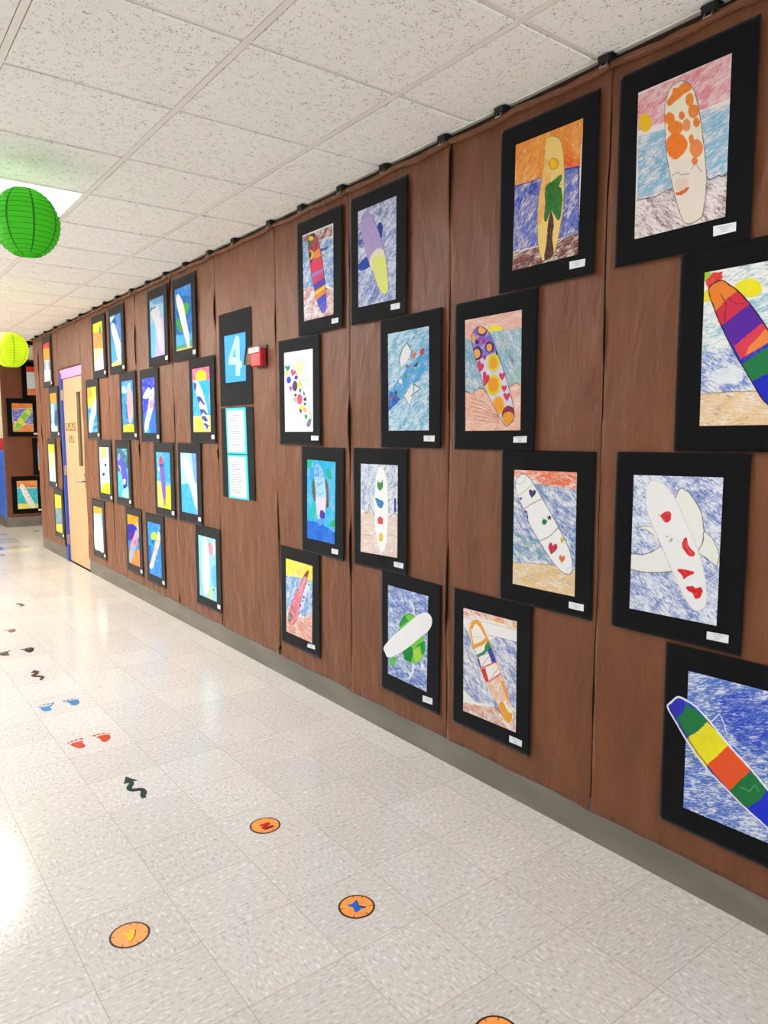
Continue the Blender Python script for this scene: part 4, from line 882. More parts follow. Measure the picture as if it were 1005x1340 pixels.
   ('s', '#dce6f4', 'm', 1, 0, [66, 93, 98, 120, 125, 119, 77, 41, 26, -53, -19, -45, 12, 19]),
   ('s', '#3a4a80', 'm', 1, 0, [61, 27, 57, 21, 49, 17, 41, 18, 38, 23, 41, 30, 49, 34, 57, 33]),
   ('s', '#3a4a80', 'm', 1, 0, [18, -30, 14, -36, 6, -40, -2, -39, -6, -34, -2, -28, 6, -24, 14, -24]),
   ('s', '#4a5a88', 'm', 1, 0, [116, 112, 113, 107, 107, 104, 102, 105, 99, 110, 102, 115, 108, 119, 113, 117]),
   ('s', '#6a7ab0', 'm', 1, 0, [44, 3, 42, -2, 35, -6, 28, -5, 26, -1, 28, 4, 35, 8, 42, 7]),
  ],
  bl=[
   ('f', '#e8788e', 'c', 0.92, 60, []),
   ('p', '#7a3a40', 'm', 1, 0, [74, 189, 114, 200, 88, 151, 57, 151]),
   ('s', '#4a7a5a', 'c', 0.8, 0, [-131, -92, -98, -97, -80, -121, -122, -161, -143, -134]),
   ('s', '#c03a50', 'c', 0.4, 30, [-108, -59, -20, -20, -1, -83, -45, -136, -89, -168, -87, -106]),
   ('l', '#8a3048', 'm', 1, 2.2, [-69, -24, -48, -37, -43, -58, -75, -64, -49, -81]),
   ('l', '#a83a58', 'm', 1, 2.2, [-29, 55, 2, 39, 34, 55]),
   ('s', '#c89a40', 'm', 1, 0, [72, 109, 69, 104, 61, 101, 54, 102, 51, 106, 54, 111, 62, 114, 69, 114]),
   ('l', '#a04a5a', 'm', 1, 2.2, 'O'),
  ],
 ),
 dict(n='black-mounted drawing of a green sea turtle behind a plain white surfboard cutout', r=3, pl='x', s=2.0,
  c=[-2.6286, 0.5206], m=[[-218.3, 308.0], [226.7, 298.9], [214.1, -308.0], [-222.5, -298.9]],
  d=[[-166.9, 236.7], [136.8, 234.1], [130.0, -221.4], [-166.9, -212.4]], l=[[101.2, -245.5], [172.1, -241.0], [171.1, -270.5], [101.5, -276.0]],
  o=[123, 155, 156, 147, 166, 118, 144, 77, 82, 27, -16, -47, -105, -104, -170, -129, -186, -112, -203, -91, -167, -49, -90, 16, -3, 82, 68, 134],
  b=[
   ('f', '#eaf0fa', 'm', 1, 0, []),
   ('f', '#2a68c0', 'c', 0.66, -15, []),
   ('f', '#1a4aa0', 'c', 0.25, -15, []),
   ('s', '#d8e8f0', 'c', 0.35, 0, [-159, 165, -91, 149, -76, 48, -151, -45]),
   ('l', '#eef2f4', 'm', 1, 12.1, [0, 189, 28, 167, 37, 132]),
   ('l', '#eef2f4', 'm', 1, 12.1, [30, -110, 27, -153, 2, -190]),
   ('s', '#eef2f4', 'm', 1, 0, [110, -105, 106, -118, 98, -125, 89, -122, 85, -112, 88, -99, 97, -92, 106, -94]),
   ('l', '#3a4a50', 'm', 1, 2.3, [-106, 127, -76, 105, -91, 83]),
   ('s', '#7ad038', 'm', 1, 0, [-46, 106, 4, 127, 68, 97, 110, 24, 119, -28, 83, -82, 27, -110, -31, -110, -54, -70, -76, 48]),
   ('p', '#0a8a40', 'm', 1, 0, [-49, -69, 12, -30, 38, -48, 13, -108, -34, -108]),
   ('p', '#0a9a48', 'm', 1, 0, [55, -16, 118, 22, 116, -38, 80, -60]),
   ('p', '#16a050', 'm', 1, 0, [-76, 62, -39, 109, -6, 91, -68, 48]),
   ('p', '#b8e04a', 'm', 0.8, 0, [27, -50, 80, -10, 97, -61, 48, -101]),
   ('s', '#5ac82a', 'm', 1, 0, [-105, -135, -112, -154, -128, -165, -144, -162, -151, -147, -145, -128, -128, -117, -112, -120]),
   ('l', '#2a3a30', 'm', 1, 2.8, [-118, -129, -43, -77]),
   ('l', '#2a4a30', 'm', 1, 2.8, [-76, 48, -52, 95, 4, 127, 68, 115]),
  ],
  bl=[
   ('f', '#f7f6f7', 'm', 1, 0, []),
   ('l', '#ebe9ee', 'm', 1, 2.8, [-136, -29, -121, -88]),
   ('l', '#ebe9ee', 'm', 1, 2.8, [-106, -10, -90, -73]),
   ('l', '#ebe9ee', 'm', 1, 2.8, [-76, 9, -60, -58]),
   ('l', '#ebe9ee', 'm', 1, 2.8, [-46, 28, -31, -44]),
   ('l', '#ebe9ee', 'm', 1, 2.8, [-17, 47, -2, -29]),
   ('l', '#ebe9ee', 'm', 1, 2.8, [12, 65, 27, -15]),
   ('l', '#ebe9ee', 'm', 1, 2.8, [40, 83, 55, -1]),
   ('l', '#ebe9ee', 'm', 1, 2.8, [68, 101, 83, 13]),
   ('l', '#ebe9ee', 'm', 1, 2.8, [96, 118, 110, 26]),
  ],
 ),
 dict(n='black-mounted yellow, orange and lilac painting beside the top of the wooden door', r=0, pl='x', s=3.2,
  c=[-7.4608, 2.3528], m=[[-218.2, 312.6], [252.7, 303.5], [205.7, -303.3], [-240.2, -312.8]],
  d=[[-157.1, 231.7], [145.3, 231.3], [114.7, -233.5], [-196.4, -220.0]], l=[[86.9, -235.6], [168.3, -241.2], [164.7, -267.2], [83.1, -261.8]],
  o=None,
  b=[
   ('f', '#f6e6c0', 'm', 1, 0, []),
   ('p', '#f0e81e', 'w', 1, 0, [-194, 281, 181, 235, 166, 127, -186, 141]),
   ('p', '#f0904a', 'w', 0.95, 0, [-184, 149, 166, 127, 144, -29, -193, -6]),
   ('p', '#f6d8a0', 'w', 0.9, 0, [-193, -6, 144, -29, 51, -100, -200, -145]),
   ('p', '#d4b0ec', 'w', 0.9, 0, [-2, -80, 153, -61, 126, -250, -212, -227, -144, -166]),
   ('s', '#4a86a0', 'm', 1, 0, [44, 180, 75, 204, 87, 112, 20, 135]),
  ],
  bl=[
  ],
 ),
 dict(n='black-mounted blue painting of a slanting white surfboard near the ceiling, right of the orange one', r=0, pl='x', s=3.2,
  c=[-6.8957, 2.3611], m=[[-206.4, 300.3], [264.4, 291.3], [193.3, -292.8], [-251.3, -298.8]],
  d=[[-164.2, 229.9], [177.9, 218.0], [104.7, -235.7], [-177.4, -233.8]], l=[[79.3, -245.0], [146.5, -247.8], [143.0, -275.9], [75.5, -274.8]],
  o=[-104, 163, -138, 135, -111, 56, -34, -73, 32, -192, 83, -213, 112, -161, 115, -57, 48, 46, -28, 130],
  b=[
   ('f', '#3a90dc', 'w', 1, 0, []),
   ('s', '#d4e8f6', 'm', 1, 0, [-169, 230, -33, 224, -89, 179, -166, 177]),
   ('s', '#1a5aa0', 'm', 1, 0, [-128, 172, -31, 202, 3, 156, -105, 154]),
   ('p', '#6a94e0', 'w', 0.7, 0, [12, 185, 176, 201, 146, -1, 91, 42]),
   ('p', '#e8c870', 'm', 1, 0, [-193, -213, -12, -189, 55, -149, 122, -192, 116, -244, -183, -237]),
   ('p', '#38a8e0', 'w', 0.8, 0, [-173, 32, -80, -38, -21, -165, -177, -191]),
  ],
  bl=[
   ('f', '#f1eff0', 'm', 1, 0, []),
   ('s', '#c8c0c8', 'm', 1, 0, [8, 43, 3, 40, -7, 39, -18, 42, -21, 46, -16, 50, -6, 51, 4, 48]),
   ('s', '#c0b8c4', 'm', 1, 0, [49, -21, 44, -25, 34, -26, 24, -23, 20, -18, 25, -14, 35, -14, 45, -16]),
   ('s', '#c8c8d0', 'm', 1, 0, [78, -84, 73, -88, 62, -88, 52, -86, 49, -81, 54, -77, 64, -76, 74, -79]),
  ],
 ),
 dict(n='black-mounted pale blue and lilac speckled painting, left of the long white board', r=0, pl='x', s=3.2,
  c=[-5.8265, 2.3546], m=[[-226.9, 303.9], [236.7, 299.3], [219.1, -301.9], [-228.8, -301.3]],
  d=[[-180.7, 230.3], [144.3, 225.2], [116.5, -238.6], [-162.0, -230.4]], l=[[84.6, -245.7], [155.6, -248.4], [153.2, -276.0], [82.1, -272.9]],
  o=None,
  b=[
   ('f', '#9ccaec', 'w', 1, 0, []),
   ('p', '#4a98d8', 'w', 0.7, 0, [-190, 235, 150, 228, 144, 168, -78, 186]),
   ('p', '#d4bcec', 'w', 0.9, 0, [42, 52, 152, 58, 125, -243, -71, -236, -38, -90]),
   ('p', '#6ac4f2', 'w', 0.8, 0, [-180, 40, -84, 28, -90, -234, -174, -232]),
   ('s', '#e8e2e8', 'c', 0.8, 70, [-80, 160, 15, 163, 62, 63, 104, -72, 96, -201, 7, -160, -56, 12, -147, 116]),
   ('s', '#2a4a5a', 'm', 1, 0, [-98, 156, -106, 152, -124, 152, -141, 156, -148, 162, -140, 167, -122, 166, -105, 162]),
   ('s', '#2a4a5a', 'm', 1, 0, [-39, 154, -46, 151, -62, 151, -78, 155, -84, 160, -77, 164, -61, 164, -45, 160]),
   ('s', '#3a5a6a', 'm', 1, 0, [-134, 144, -139, 140, -150, 140, -161, 143, -165, 148, -160, 152, -149, 153, -138, 149]),
  ],
  bl=[
  ],
 ),
 dict(n='black-mounted bright blue painting of one long plain white surfboard with green seaweed', r=0, pl='x', s=3,
  c=[-5.2764, 2.3506], m=[[-229.7, 305.3], [223.7, 300.7], [241.0, -303.8], [-235.0, -302.2]],
  d=[[-189.2, 238.9], [134.5, 228.1], [131.5, -231.7], [-182.4, -227.7]], l=[[83.7, -242.3], [166.2, -243.8], [164.2, -270.5], [81.7, -269.4]],
  o=[-126, 192, -156, 173, -149, 117, -106, 31, -48, -74, 10, -166, 46, -216, 82, -209, 70, -111, 23, 3, -18, 105, -78, 168],
  b=[
   ('f', '#1a8ae4', 'w', 1, 0, []),
   ('p', '#0a62b8', 'w', 0.85, 0, [-61, 172, 128, 147, 127, -129, -21, -150, -192, -95, -176, 90]),
   ('s', '#48b838', 'm', 1, 0, [-10, 98, 63, 108, 96, 83, 57, 34, 9, 26]),
   ('s', '#38a838', 'm', 1, 0, [-178, 6, -108, -5, -58, -97, -131, -77]),
   ('p', '#58b8f0', 'w', 0.8, 0, [-184, -108, 137, -119, 138, -190, -188, -193]),
   ('p', '#58a858', 'w', 0.9, 0, [-188, -193, -24, -187, 136, -169, 139, -229, -190, -221]),
   ('p', '#d8c060', 'm', 1, 0, [-190, -216, 136, -217, 139, -235, -191, -230]),
  ],
  bl=[
   ('f', '#f2f0e6', 'm', 1, 0, []),
   ('s', '#f0dcec', 'w', 0.6, 0, [-43, -13, 21, -21, 46, -109, -2, -116]),
  ],
 ),
 dict(n='black-mounted painting with yellow top and blue sea hung right beside the door window', r=1, pl='x', s=3.4,
  c=[-7.7678, 1.7519], m=[[-298.7, 308.9], [225.6, 302.7], [279.4, -308.8], [-206.3, -302.8]],
  d=[[-247.2, 232.5], [104.4, 231.2], [186.5, -238.2], [-156.1, -241.8]], l=[[144.3, -249.0], [237.1, -246.6], [232.9, -275.8], [139.9, -278.5]],
  o=[137, 117, -15, 35, -117, -74, -191, -185, -168, -239, -86, -231, -5, -136, 98, -44, 141, 46],
  b=[
   ('f', '#f4c81e', 'w', 1, 0, []),
   ('s', '#f0983a', 'w', 0.9, 0, [-246, 224, -16, 222, 32, 143, -186, 122]),
   ('s', '#a8d828', 'm', 1, 0, [-44, 237, 110, 232, 131, 172, 10, 194]),
   ('p', '#28a4e0', 'w', 0.95, 0, [-241, 16, 150, 46, 203, -247, -176, -246]),
   ('s', '#1878c8', 'm', 1, 0, [-50, -195, 140, -162, 165, -188, 3, -205]),
   ('s', '#1a80c0', 'm', 1, 0, [-211, 6, -112, -1, -112, -40, -195, -33]),
   ('s', '#1a90d0', 'm', 1, 0, [57, -86, 164, -54, 168, -129, 33, -144]),
  ],
  bl=[
   ('f', '#f0e2ee', 'm', 1, 0, []),
  ],
 ),
 dict(n='black-mounted blue painting with a spotted pinkish surfboard standing on yellow sand', r=1, pl='x', s=3.4,
  c=[-6.6422, 1.7505], m=[[-249.3, 307.5], [245.9, 301.8], [211.3, -305.3], [-207.9, -304.0]],
  d=[[-197.6, 230.7], [132.8, 226.2], [145.5, -235.6], [-155.8, -237.1]], l=[[105.9, -245.1], [169.3, -243.0], [166.2, -270.2], [102.8, -272.6]],
  o=[44, 169, -13, 120, -32, 1, -16, -104, 13, -153, 70, -157, 122, -106, 135, -33, 122, 92, 88, 152],
  b=[
   ('f', '#2a98e0', 'w', 1, 0, []),
   ('s', '#b8e2f6', 'm', 1, 0, [-197, 174, -76, 183, -31, 124, -179, 127]),
   ('p', '#1060b0', 'w', 0.8, 0, [-84, 18, -2, 15, 6, -112, -65, -118]),
   ('s', '#c8e6f4', 'c', 0.7, 0, [21, 207, 88, 196, 61, 153, -35, 128]),
   ('p', '#f4e422', 'm', 1, 0, [-162, -171, 24, -164, 148, -173, 156, -239, -171, -242]),
  ],
  bl=[
   ('f', '#ccb8be', 'm', 1, 0, []),
   ('s', '#e0a0a0', 'c', 0.5, 30, [1, 134, 115, 129, 126, -33, -11, -59]),
  ],
 ),
 dict(n='black-mounted dark blue painting of a white whale tail over a grey surfboard', r=1, pl='x', s=3.2,
  c=[-6.0874, 1.7379], m=[[-248.5, 310.2], [227.2, 302.3], [245.8, -309.6], [-224.6, -302.8]],
  d=[[-203.4, 231.4], [156.6, 227.9], [151.1, -231.4], [-174.2, -230.8]], l=[[107.0, -241.6], [183.2, -241.7], [180.6, -269.1], [104.3, -269.3]],
  o=[40, 101, -10, 52, -36, -3, -84, -65, -144, -142, -160, -199, -121, -226, -51, -192, -4, -130, 86, -35, 118, 33, 98, 85],
  b=[
   ('f', '#2838d4', 'w', 1, 0, []),
   ('p', '#2a78e4', 'w', 0.95, 0, [-177, -56, 150, -36, 160, -238, -196, -238]),
   ('s', '#2ab0f0', 'm', 1, 0, [-140, -206, -34, -185, -15, -235, -168, -234]),
   ('s', '#f4ecea', 'm', 1, 0, [-20, 150, 39, 132, 39, 98, -33, 63, -178, 69, -101, 122]),
   ('s', '#f0eae8', 'm', 1, 0, [57, 118, 125, 147, 125, 67, 66, 83]),
  ],
  bl=[
   ('f', '#d4dce4', 'm', 1, 0, []),
   ('s', '#e8909a', 'w', 0.9, 0, [9, 37, 104, 33, 88, -14, 23, -26]),
   ('p', '#5a5a48', 'm', 1, 0, [40, 108, 97, 75, 69, 76]),
   ('s', '#8ab0a8', 'w', 0.5, 0, [-63, -66, 19, -60, -5, -102, -78, -114]),
   ('s', '#e0a8d8', 'm', 1, 0, [4, -151, -4, -165, -22, -171, -39, -165, -45, -150, -36, -135, -18, -130, -2, -136]),
  ],
 ),
 dict(n='black-mounted painting of a navy and white chevron striped surfboard under a pink sky', r=1, pl='x', s=3,
  c=[-4.993, 1.7388], m=[[-228.2, 303.1], [202.4, 305.8], [221.5, -301.0], [-195.7, -308.0]],
  d=[[-181.7, 233.4], [131.7, 233.3], [149.3, -224.6], [-147.1, -229.0]], l=[[90.8, -230.9], [165.9, -231.1], [164.2, -259.8], [88.8, -261.3]],
  o=[-103, 153, -143, 115, -109, 68, -65, -13, -21, -100, 30, -185, 71, -217, 109, -199, 106, -122, 68, -24, 10, 68, -62, 138],
  b=[
   ('f', '#f8f0f0', 'm', 1, 0, []),
   ('p', '#ee6a90', 'w', 1, 0, [-198, 238, 144, 236, 138, 140, -188, 150]),
   ('s', '#f7dc10', 'm', 1, 0, [-102, 159, -83, 204, -8, 218, 79, 193, 84, 148, -4, 148]),
   ('p', '#10b0e4', 'w', 1, 0, [-180, 144, 138, 141, 141, -111, -164, -111]),
   ('p', '#f3d058', 'm', 1, 0, [-156, -118, 146, -111, 155, -228, -154, -232]),
  ],
  bl=[
   ('f', '#f0ecf2', 'm', 1, 0, []),
   ('p', '#2a3aa0', 'm', 1, 0, [-154, 142, -85, 125, -109, 68, -144, 96]),
   ('p', '#2a3aa0', 'm', 1, 0, [-91, 35, -29, 31, 71, -40, 16, -29, -34, -1, -62, -30]),
   ('p', '#2a3aa0', 'm', 1, 0, [-43, -60, 30, -63, 110, -106, 59, -104, 12, -86, -25, -109]),
   ('p', '#2a3aa0', 'm', 1, 0, [-14, -108, 59, -114, 104, -150, 40, -153, 12, -136, 0, -152]),
   ('p', '#2a3aa0', 'm', 1, 0, [4, -165, 56, -163, 114, -181, 71, -215, 63, -192]),
  ],
 ),
 dict(n='black-mounted white and yellow painting with four small black figures right of the door handle', r=2, pl='x', s=3.6,
  c=[-7.4355, 1.1406], m=[[-212.5, 301.9], [209.3, 304.2], [225.2, -303.6], [-222.0, -302.5]],
  d=[[-170.1, 228.7], [111.5, 235.5], [131.4, -229.4], [-201.2, -232.5]], l=[[85.2, -247.6], [188.8, -240.6], [184.4, -273.8], [81.0, -278.1]],
  o=None,
  b=[
   ('f', '#f5f6f2', 'm', 1, 0, []),
   ('s', '#f0c040', 'w', 0.9, 0, [-104, 224, 70, 220, 13, 147, -98, 120]),
   ('p', '#f4e0a0', 'w', 0.7, 0, [-176, 229, -82, 230, -94, 145, -179, 112]),
   ('p', '#c8e6f6', 'w', 0.7, 0, [-182, 87, 126, 96, 120, -95, -194, -111]),
   ('s', '#f4ee10', 'm', 1, 0, [-73, -142, 93, -114, 143, -190, 121, -230, -212, -236, -140, -176]),
   ('p', '#2a2a2a', 'm', 1, 0, [-3, 133, 54, 155, 56, 134]),
   ('s', '#2a2a2a', 'm', 1, 0, [39, 56, 26, 44, -2, 38, -29, 42, -39, 54, -26, 66, 2, 72, 29, 68]),
   ('s', '#2a2a2a', 'm', 1, 0, [-32, -39, -46, -52, -78, -59, -108, -55, -119, -43, -104, -29, -72, -22, -42, -26]),
   ('p', '#3a3a38', 'm', 1, 0, [-156, -108, -139, -139, -105, -134]),
  ],
  bl=[
  ],
 ),
 dict(n='black-mounted teal and blue painting of a purple dolphin-like surfboard', r=2, pl='x', s=3.4,
  c=[-6.865, 1.1412], m=[[-231.2, 301.5], [245.3, 304.3], [225.7, -303.5], [-239.8, -302.2]],
  d=[[-172.3, 221.5], [150.8, 226.3], [122.7, -229.9], [-193.4, -234.4]], l=[[64.5, -248.2], [155.3, -247.3], [152.6, -270.0], [61.5, -272.8]],
  o=[-128, 174, -169, 132, -145, 70, -77, 3, -34, -63, -24, -126, 13, -148, 88, -114, 116, -56, 108, 0, 54, 48, -13, 108, -57, 164],
  b=[
   ('f', '#3abcec', 'w', 1, 0, []),
   ('p', '#3a6a88', 'w', 0.95, 0, [-181, 224, 160, 229, 139, 51, -24, 22, -210, -2]),
   ('s', '#9ae0e0', 'c', 0.6, 0, [-35, 224, 142, 226, 140, 179, 82, 161, 16, 199]),
   ('s', '#6aa8b0', 'c', 0.5, 0, [6, 120, 92, 100, 135, 162]),
   ('s', '#b0dcd0', 'w', 0.9, 0, [-29, -166, 126, -128, 126, -230, -36, -224]),
  ],
  bl=[
   ('f', '#5a4cd8', 'm', 1, 0, []),
   ('s', '#9ac0f0', 'w', 0.7, 0, [-162, 156, -95, 180, -81, 140, -141, 104]),
   ('s', '#d4cce8', 'm', 1, 0, [-146, 64, -95, 60, -76, 9, -124, 19]),
   ('s', '#e0ecf4', 'm', 1, 0, [-16, -62, 59, -59, 36, -105, -30, -103]),
   ('s', '#142a90', 'm', 1, 0, [-24, -129, 72, -98, 90, -119, 13, -149]),
  ],
 ),
 dict(n='black-mounted painting of a thin purple surfboard with red top on yellow sand', r=2, pl='x', s=3.2,
  c=[-5.81, 1.1284], m=[[-213.6, 298.3], [224.4, 302.1], [201.0, -300.6], [-211.9, -299.8]],
  d=[[-155.9, 225.2], [147.4, 221.1], [115.8, -237.3], [-164.1, -234.7]], l=[[56.0, -248.5], [134.8, -248.1], [132.4, -276.0], [53.5, -276.7]],
  o=[-64, 192, -100, 159, -87, 78, -69, -16, -45, -128, -15, -221, 14, -199, 26, -73, 17, 38, -8, 142, -30, 185],
  b=[
   ('f', '#4abcf0', 'w', 1, 0, []),
   ('p', '#20a0e4', 'w', 0.6, 0, [-12, 223, 147, 221, 119, -6, 18, -12]),
   ('p', '#f6ee12', 'm', 1, 0, [-175, -15, -84, -24, 39, -55, 133, -35, 124, -243, -170, -242]),
   ('p', '#f8f090', 'w', 0.8, 0, [-172, -20, -84, -24, -45, -232, -170, -238]),
   ('s', '#e4eef4', 'm', 1, 0, [-120, 98, -67, 97, -66, 69, -126, 70]),
  ],
  bl=[
   ('f', '#7a5cc4', 'm', 1, 0, []),
   ('s', '#d84a70', 'm', 1, 0, [-102, 190, -15, 192, -11, 142, -108, 133]),
   ('p', '#3a3a80', 'w', 0.7, 0, [-100, 124, -4, 130, 3, 109, -93, 102]),
   ('p', '#8a90a0', 'w', 0.8, 0, [-56, -160, 30, -154, 16, -224, -36, -228]),
  ],
 ),
 dict(n='black-mounted pale blue painting of a large off-white surfboard, left of the hanging text sheets', r=2, pl='x', s=3,
  c=[-5.2755, 1.1281], m=[[-224.5, 297.3], [250.3, 304.6], [216.6, -294.9], [-242.4, -307.0]],
  d=[[-168.1, 223.4], [154.7, 228.2], [136.7, -228.3], [-168.5, -228.3]], l=[[89.4, -246.9], [166.7, -245.6], [164.9, -271.5], [87.6, -271.8]],
  o=[-62, 210, -95, 156, -79, 69, -21, 2, 47, -74, 95, -163, 129, -169, 138, -63, 94, 31, 35, 120, -12, 188],
  b=[
   ('f', '#a8dcf6', 'w', 1, 0, []),
   ('p', '#6a9ae4', 'w', 0.8, 0, [54, 226, 162, 228, 146, 0, 97, 20]),
   ('p', '#28b8f0', 'w', 0.9, 0, [-167, -17, -14, 0, 92, -152, 143, -234, -177, -232]),
   ('p', '#c8ecf8', 'w', 0.8, 0, [-164, 219, -95, 220, -103, 115, -176, 65]),
   ('l', '#1a90c8', 'm', 1, 3.5, [-13, -90, 56, -155, 124, -212]),
  ],
  bl=[
   ('f', '#efebea', 'm', 1, 0, []),
   ('s', '#d0b8b8', 'c', 0.4, 70, [-72, 128, -12, 130, 26, 39, -50, 18]),
   ('l', '#b09090', 'm', 1, 3.5, [-20, 112, -2, 61, 24, 16]),
  ],
 ),
 dict(n='black-mounted cream painting with a broad white surfboard low beside the door', r=3, pl='x', s=3.4,
  c=[-7.7438, 0.5236], m=[[-233.9, 297.9], [250.4, 305.3], [203.5, -307.5], [-220.0, -295.7]],
  d=[[-196.3, 223.5], [150.7, 235.4], [123.6, -232.1], [-191.3, -235.5]], l=[[58.5, -258.9], [172.4, -251.1], [168.2, -280.6], [53.8, -291.6]],
  o=[-24, 155, -154, 77, -202, -30, -210, -144, -185, -235, -25, -233, 117, -233, 138, -85, 129, 22, 62, 106],
  b=[
   ('f', '#f5f5e0', 'm', 1, 0, []),
   ('p', '#f4a818', 'w', 1, 0, [-218, 229, 173, 243, 168, 170, -211, 151]),
   ('p', '#4aa4cc', 'w', 0.8, 0, [33, 165, 169, 172, 154, 25, 70, 80]),
   ('s', '#ccb4d4', 'w', 0.8, 0, [-191, 150, -88, 152, -162, 90]),
  ],
  bl=[
   ('f', '#f9f9ec', 'm', 1, 0, []),
   ('s', '#a8b890', 'm', 1, 0, [-61, -71, -67, -77, -81, -81, -95, -80, -100, -75, -93, -69, -79, -66, -66, -66]),
   ('s', '#b0b8a0', 'm', 1, 0, [34, -170, 28, -176, 14, -180, 1, -180, -4, -175, 2, -169, 16, -165, 29, -166]),
  ],
 ),
 dict(n='black-mounted orange and navy painting low on the wall, left of the sun and board picture', r=3, pl='x', s=3.2,
  c=[-6.6313, 0.5296], m=[[-210.7, 293.4], [223.0, 308.3], [210.9, -300.3], [-223.1, -301.5]],
  d=[[-159.6, 232.1], [126.6, 237.2], [117.8, -230.4], [-189.0, -229.6]], l=[[64.0, -242.4], [151.9, -241.4], [149.3, -265.9], [60.8, -271.2]],
  o=[53, 108, -7, 52, -77, -21, -139, -127, -168, -206, -112, -221, -35, -130, 43, -43, 95, 55],
  b=[
   ('f', '#e88a28', 'w', 1, 0, []),
   ('p', '#f0a81a', 'w', 1, 0, [-172, 235, 141, 242, 130, 138, -183, 140]),
   ('l', '#b04a20', 'm', 1, 5.7, [-68, 159, -50, 213, 25, 226, 76, 213, 76, 149]),
   ('p', '#2222bc', 'm', 1, 0, [-184, 138, -32, 154, 114, 125, 124, 3, -191, -35]),
   ('p', '#5a2a9a', 'c', 0.7, 10, [-178, 74, -16, 83, 1, 12, -188, -10]),
   ('p', '#2a8cd4', 'w', 0.9, 0, [-182, -21, 149, 53, 148, -58, -184, -121]),
   ('s', '#d8e0c8', 'w', 0.7, 0, [68, 180, 116, 145, 125, 50, 83, 62]),
  ],
  bl=[
   ('f', '#e0a0c4', 'm', 1, 0, []),
   ('s', '#6ac4de', 'w', 0.8, 0, [-136, -102, 19, -42, -19, -161, -163, -222]),
   ('s', '#d83a70', 'w', 0.7, 0, [-39, -17, 49, 10, 19, -42]),
  ],
 ),
 dict(n='black-mounted bright blue painting of a cream surfboard with a round yellow fish', r=3, pl='x', s=3.2,
  c=[-6.0846, 0.5153], m=[[-217.2, 298.1], [228.2, 302.2], [207.9, -297.3], [-218.9, -303.0]],
  d=[[-168.7, 227.9], [165.4, 234.0], [128.6, -228.0], [-182.4, -230.7]], l=[[69.1, -242.8], [158.4, -238.2], [156.0, -264.9], [66.3, -272.1]],
  o=[102, 170, 55, 118, -18, 12, -122, -117, -167, -170, -84, -177, 18, -52, 111, 50, 143, 128],
  b=[
   ('f', '#1490e6', 'w', 1, 0, []),
   ('p', '#0a5cc4', 'w', 0.85, 0, [-186, 22, -97, 25, -150, -222, -189, -234]),
   ('s', '#28b0d8', 'w', 0.8, 0, [-96, 147, 78, 181, 92, 108, -45, 1, -116, 53]),
   ('s', '#ccdc38', 'm', 1, 0, [56, 126, 31, 99, -24, 82, -79, 86, -100, 109, -74, 136, -18, 153, 36, 148]),
   ('s', '#1a4aa0', 'm', 1, 0, [-82, 69, -38, 78, -41, 47, -84, 49]),
  ],
  bl=[
   ('f', '#efdcca', 'm', 1, 0, []),
   ('s', '#e8a060', 'c', 0.5, 50, [6, 83, 101, 94, 62, 14, -25, -12]),
   ('s', '#e0f0f4', 'w', 0.9, 0, [-157, -137, -58, -123, -73, -172, -161, -173]),
  ],
 ),
 dict(n='black-mounted pale aqua painting with a pink blob and white surfboard, below the text sheets', r=3, pl='x', s=3,
  c=[-4.9765, 0.5227], m=[[-208.9, 298.4], [212.3, 303.0], [227.3, -294.3], [-230.7, -307.1]],
  d=[[-158.1, 225.0], [134.6, 225.1], [136.4, -230.2], [-175.8, -230.9]], l=[[76.2, -244.1], [159.9, -242.2], [156.0, -264.7], [72.0, -269.8]],
  o=[-60, 223, -95, 179, -103, 66, -112, -76, -90, -190, -51, -213, 0, -158, 24, -26, 20, 110, -14, 205],
  b=[
   ('f', '#94dff0', 'w', 1, 0, []),
   ('s', '#f79ab6', 'm', 1, 0, [-3, 171, 46, 190, 95, 150, 85, 103, 30, 104]),
   ('p', '#f2f6fa', 'w', 0.7, 0, [90, 223, 141, 226, 137, 120, 88, 98]),
   ('s', '#58c4f0', 'w', 0.8, 0, [63, 7, 148, 25, 143, -117, 69, -108]),
   ('p', '#cce4a4', 'w', 0.85, 0, [-12, -143, 68, -130, 64, -230, -24, -224]),
   ('s', '#2a7a8a', 'm', 1, 0, [95, -150, 91, -157, 81, -161, 72, -160, 69, -154, 73, -148, 82, -143, 92, -144]),
  ],
  bl=[
   ('f', '#fbfcfd', 'm', 1, 0, []),
   ('l', '#c8d0d4', 'm', 1, 2.8, [-65, 177, -25, 174]),
   ('s', '#a8b8a8', 'm', 1, 0, [-28, -9, -33, -13, -44, -16, -56, -17, -60, -14, -56, -10, -44, -7, -32, -7]),
  ],
 ),
 dict(n='small black-mounted red and yellow painting high at the far left end of the brown wall', r=0, pl='x', s=4.5,
  c=[-9.6235, 2.3769], m=[[-212.7, 308.0], [222.5, 297.4], [206.4, -302.2], [-216.2, -303.2]],
  d=[[-199.8, 234.5], [124.5, 221.9], [136.0, -246.9], [-158.0, -236.7]], l=[[78.7, -256.6], [174.6, -258.8], [170.0, -281.0], [74.0, -279.0]],
  o=[-20, 3, -73, -45, -84, -136, -64, -203, -14, -232, 44, -196, 54, -113, 41, -40],
  b=[
   ('f', '#f0f2ec', 'm', 1, 0, []),
   ('p', '#e83a28', 'w', 1, 0, [-227, 244, 153, 226, 137, 151, -213, 173]),
   ('p', '#f4b030', 'w', 1, 0, [-212, 180, 138, 157, 135, 10, -216, 32]),
   ('p', '#5a88c0', 'c', 0.75, 60, [-221, 6, -128, 31, -26, -22, 94, 13, 157, -17, 138, -106, -213, -88]),
  ],
  bl=[
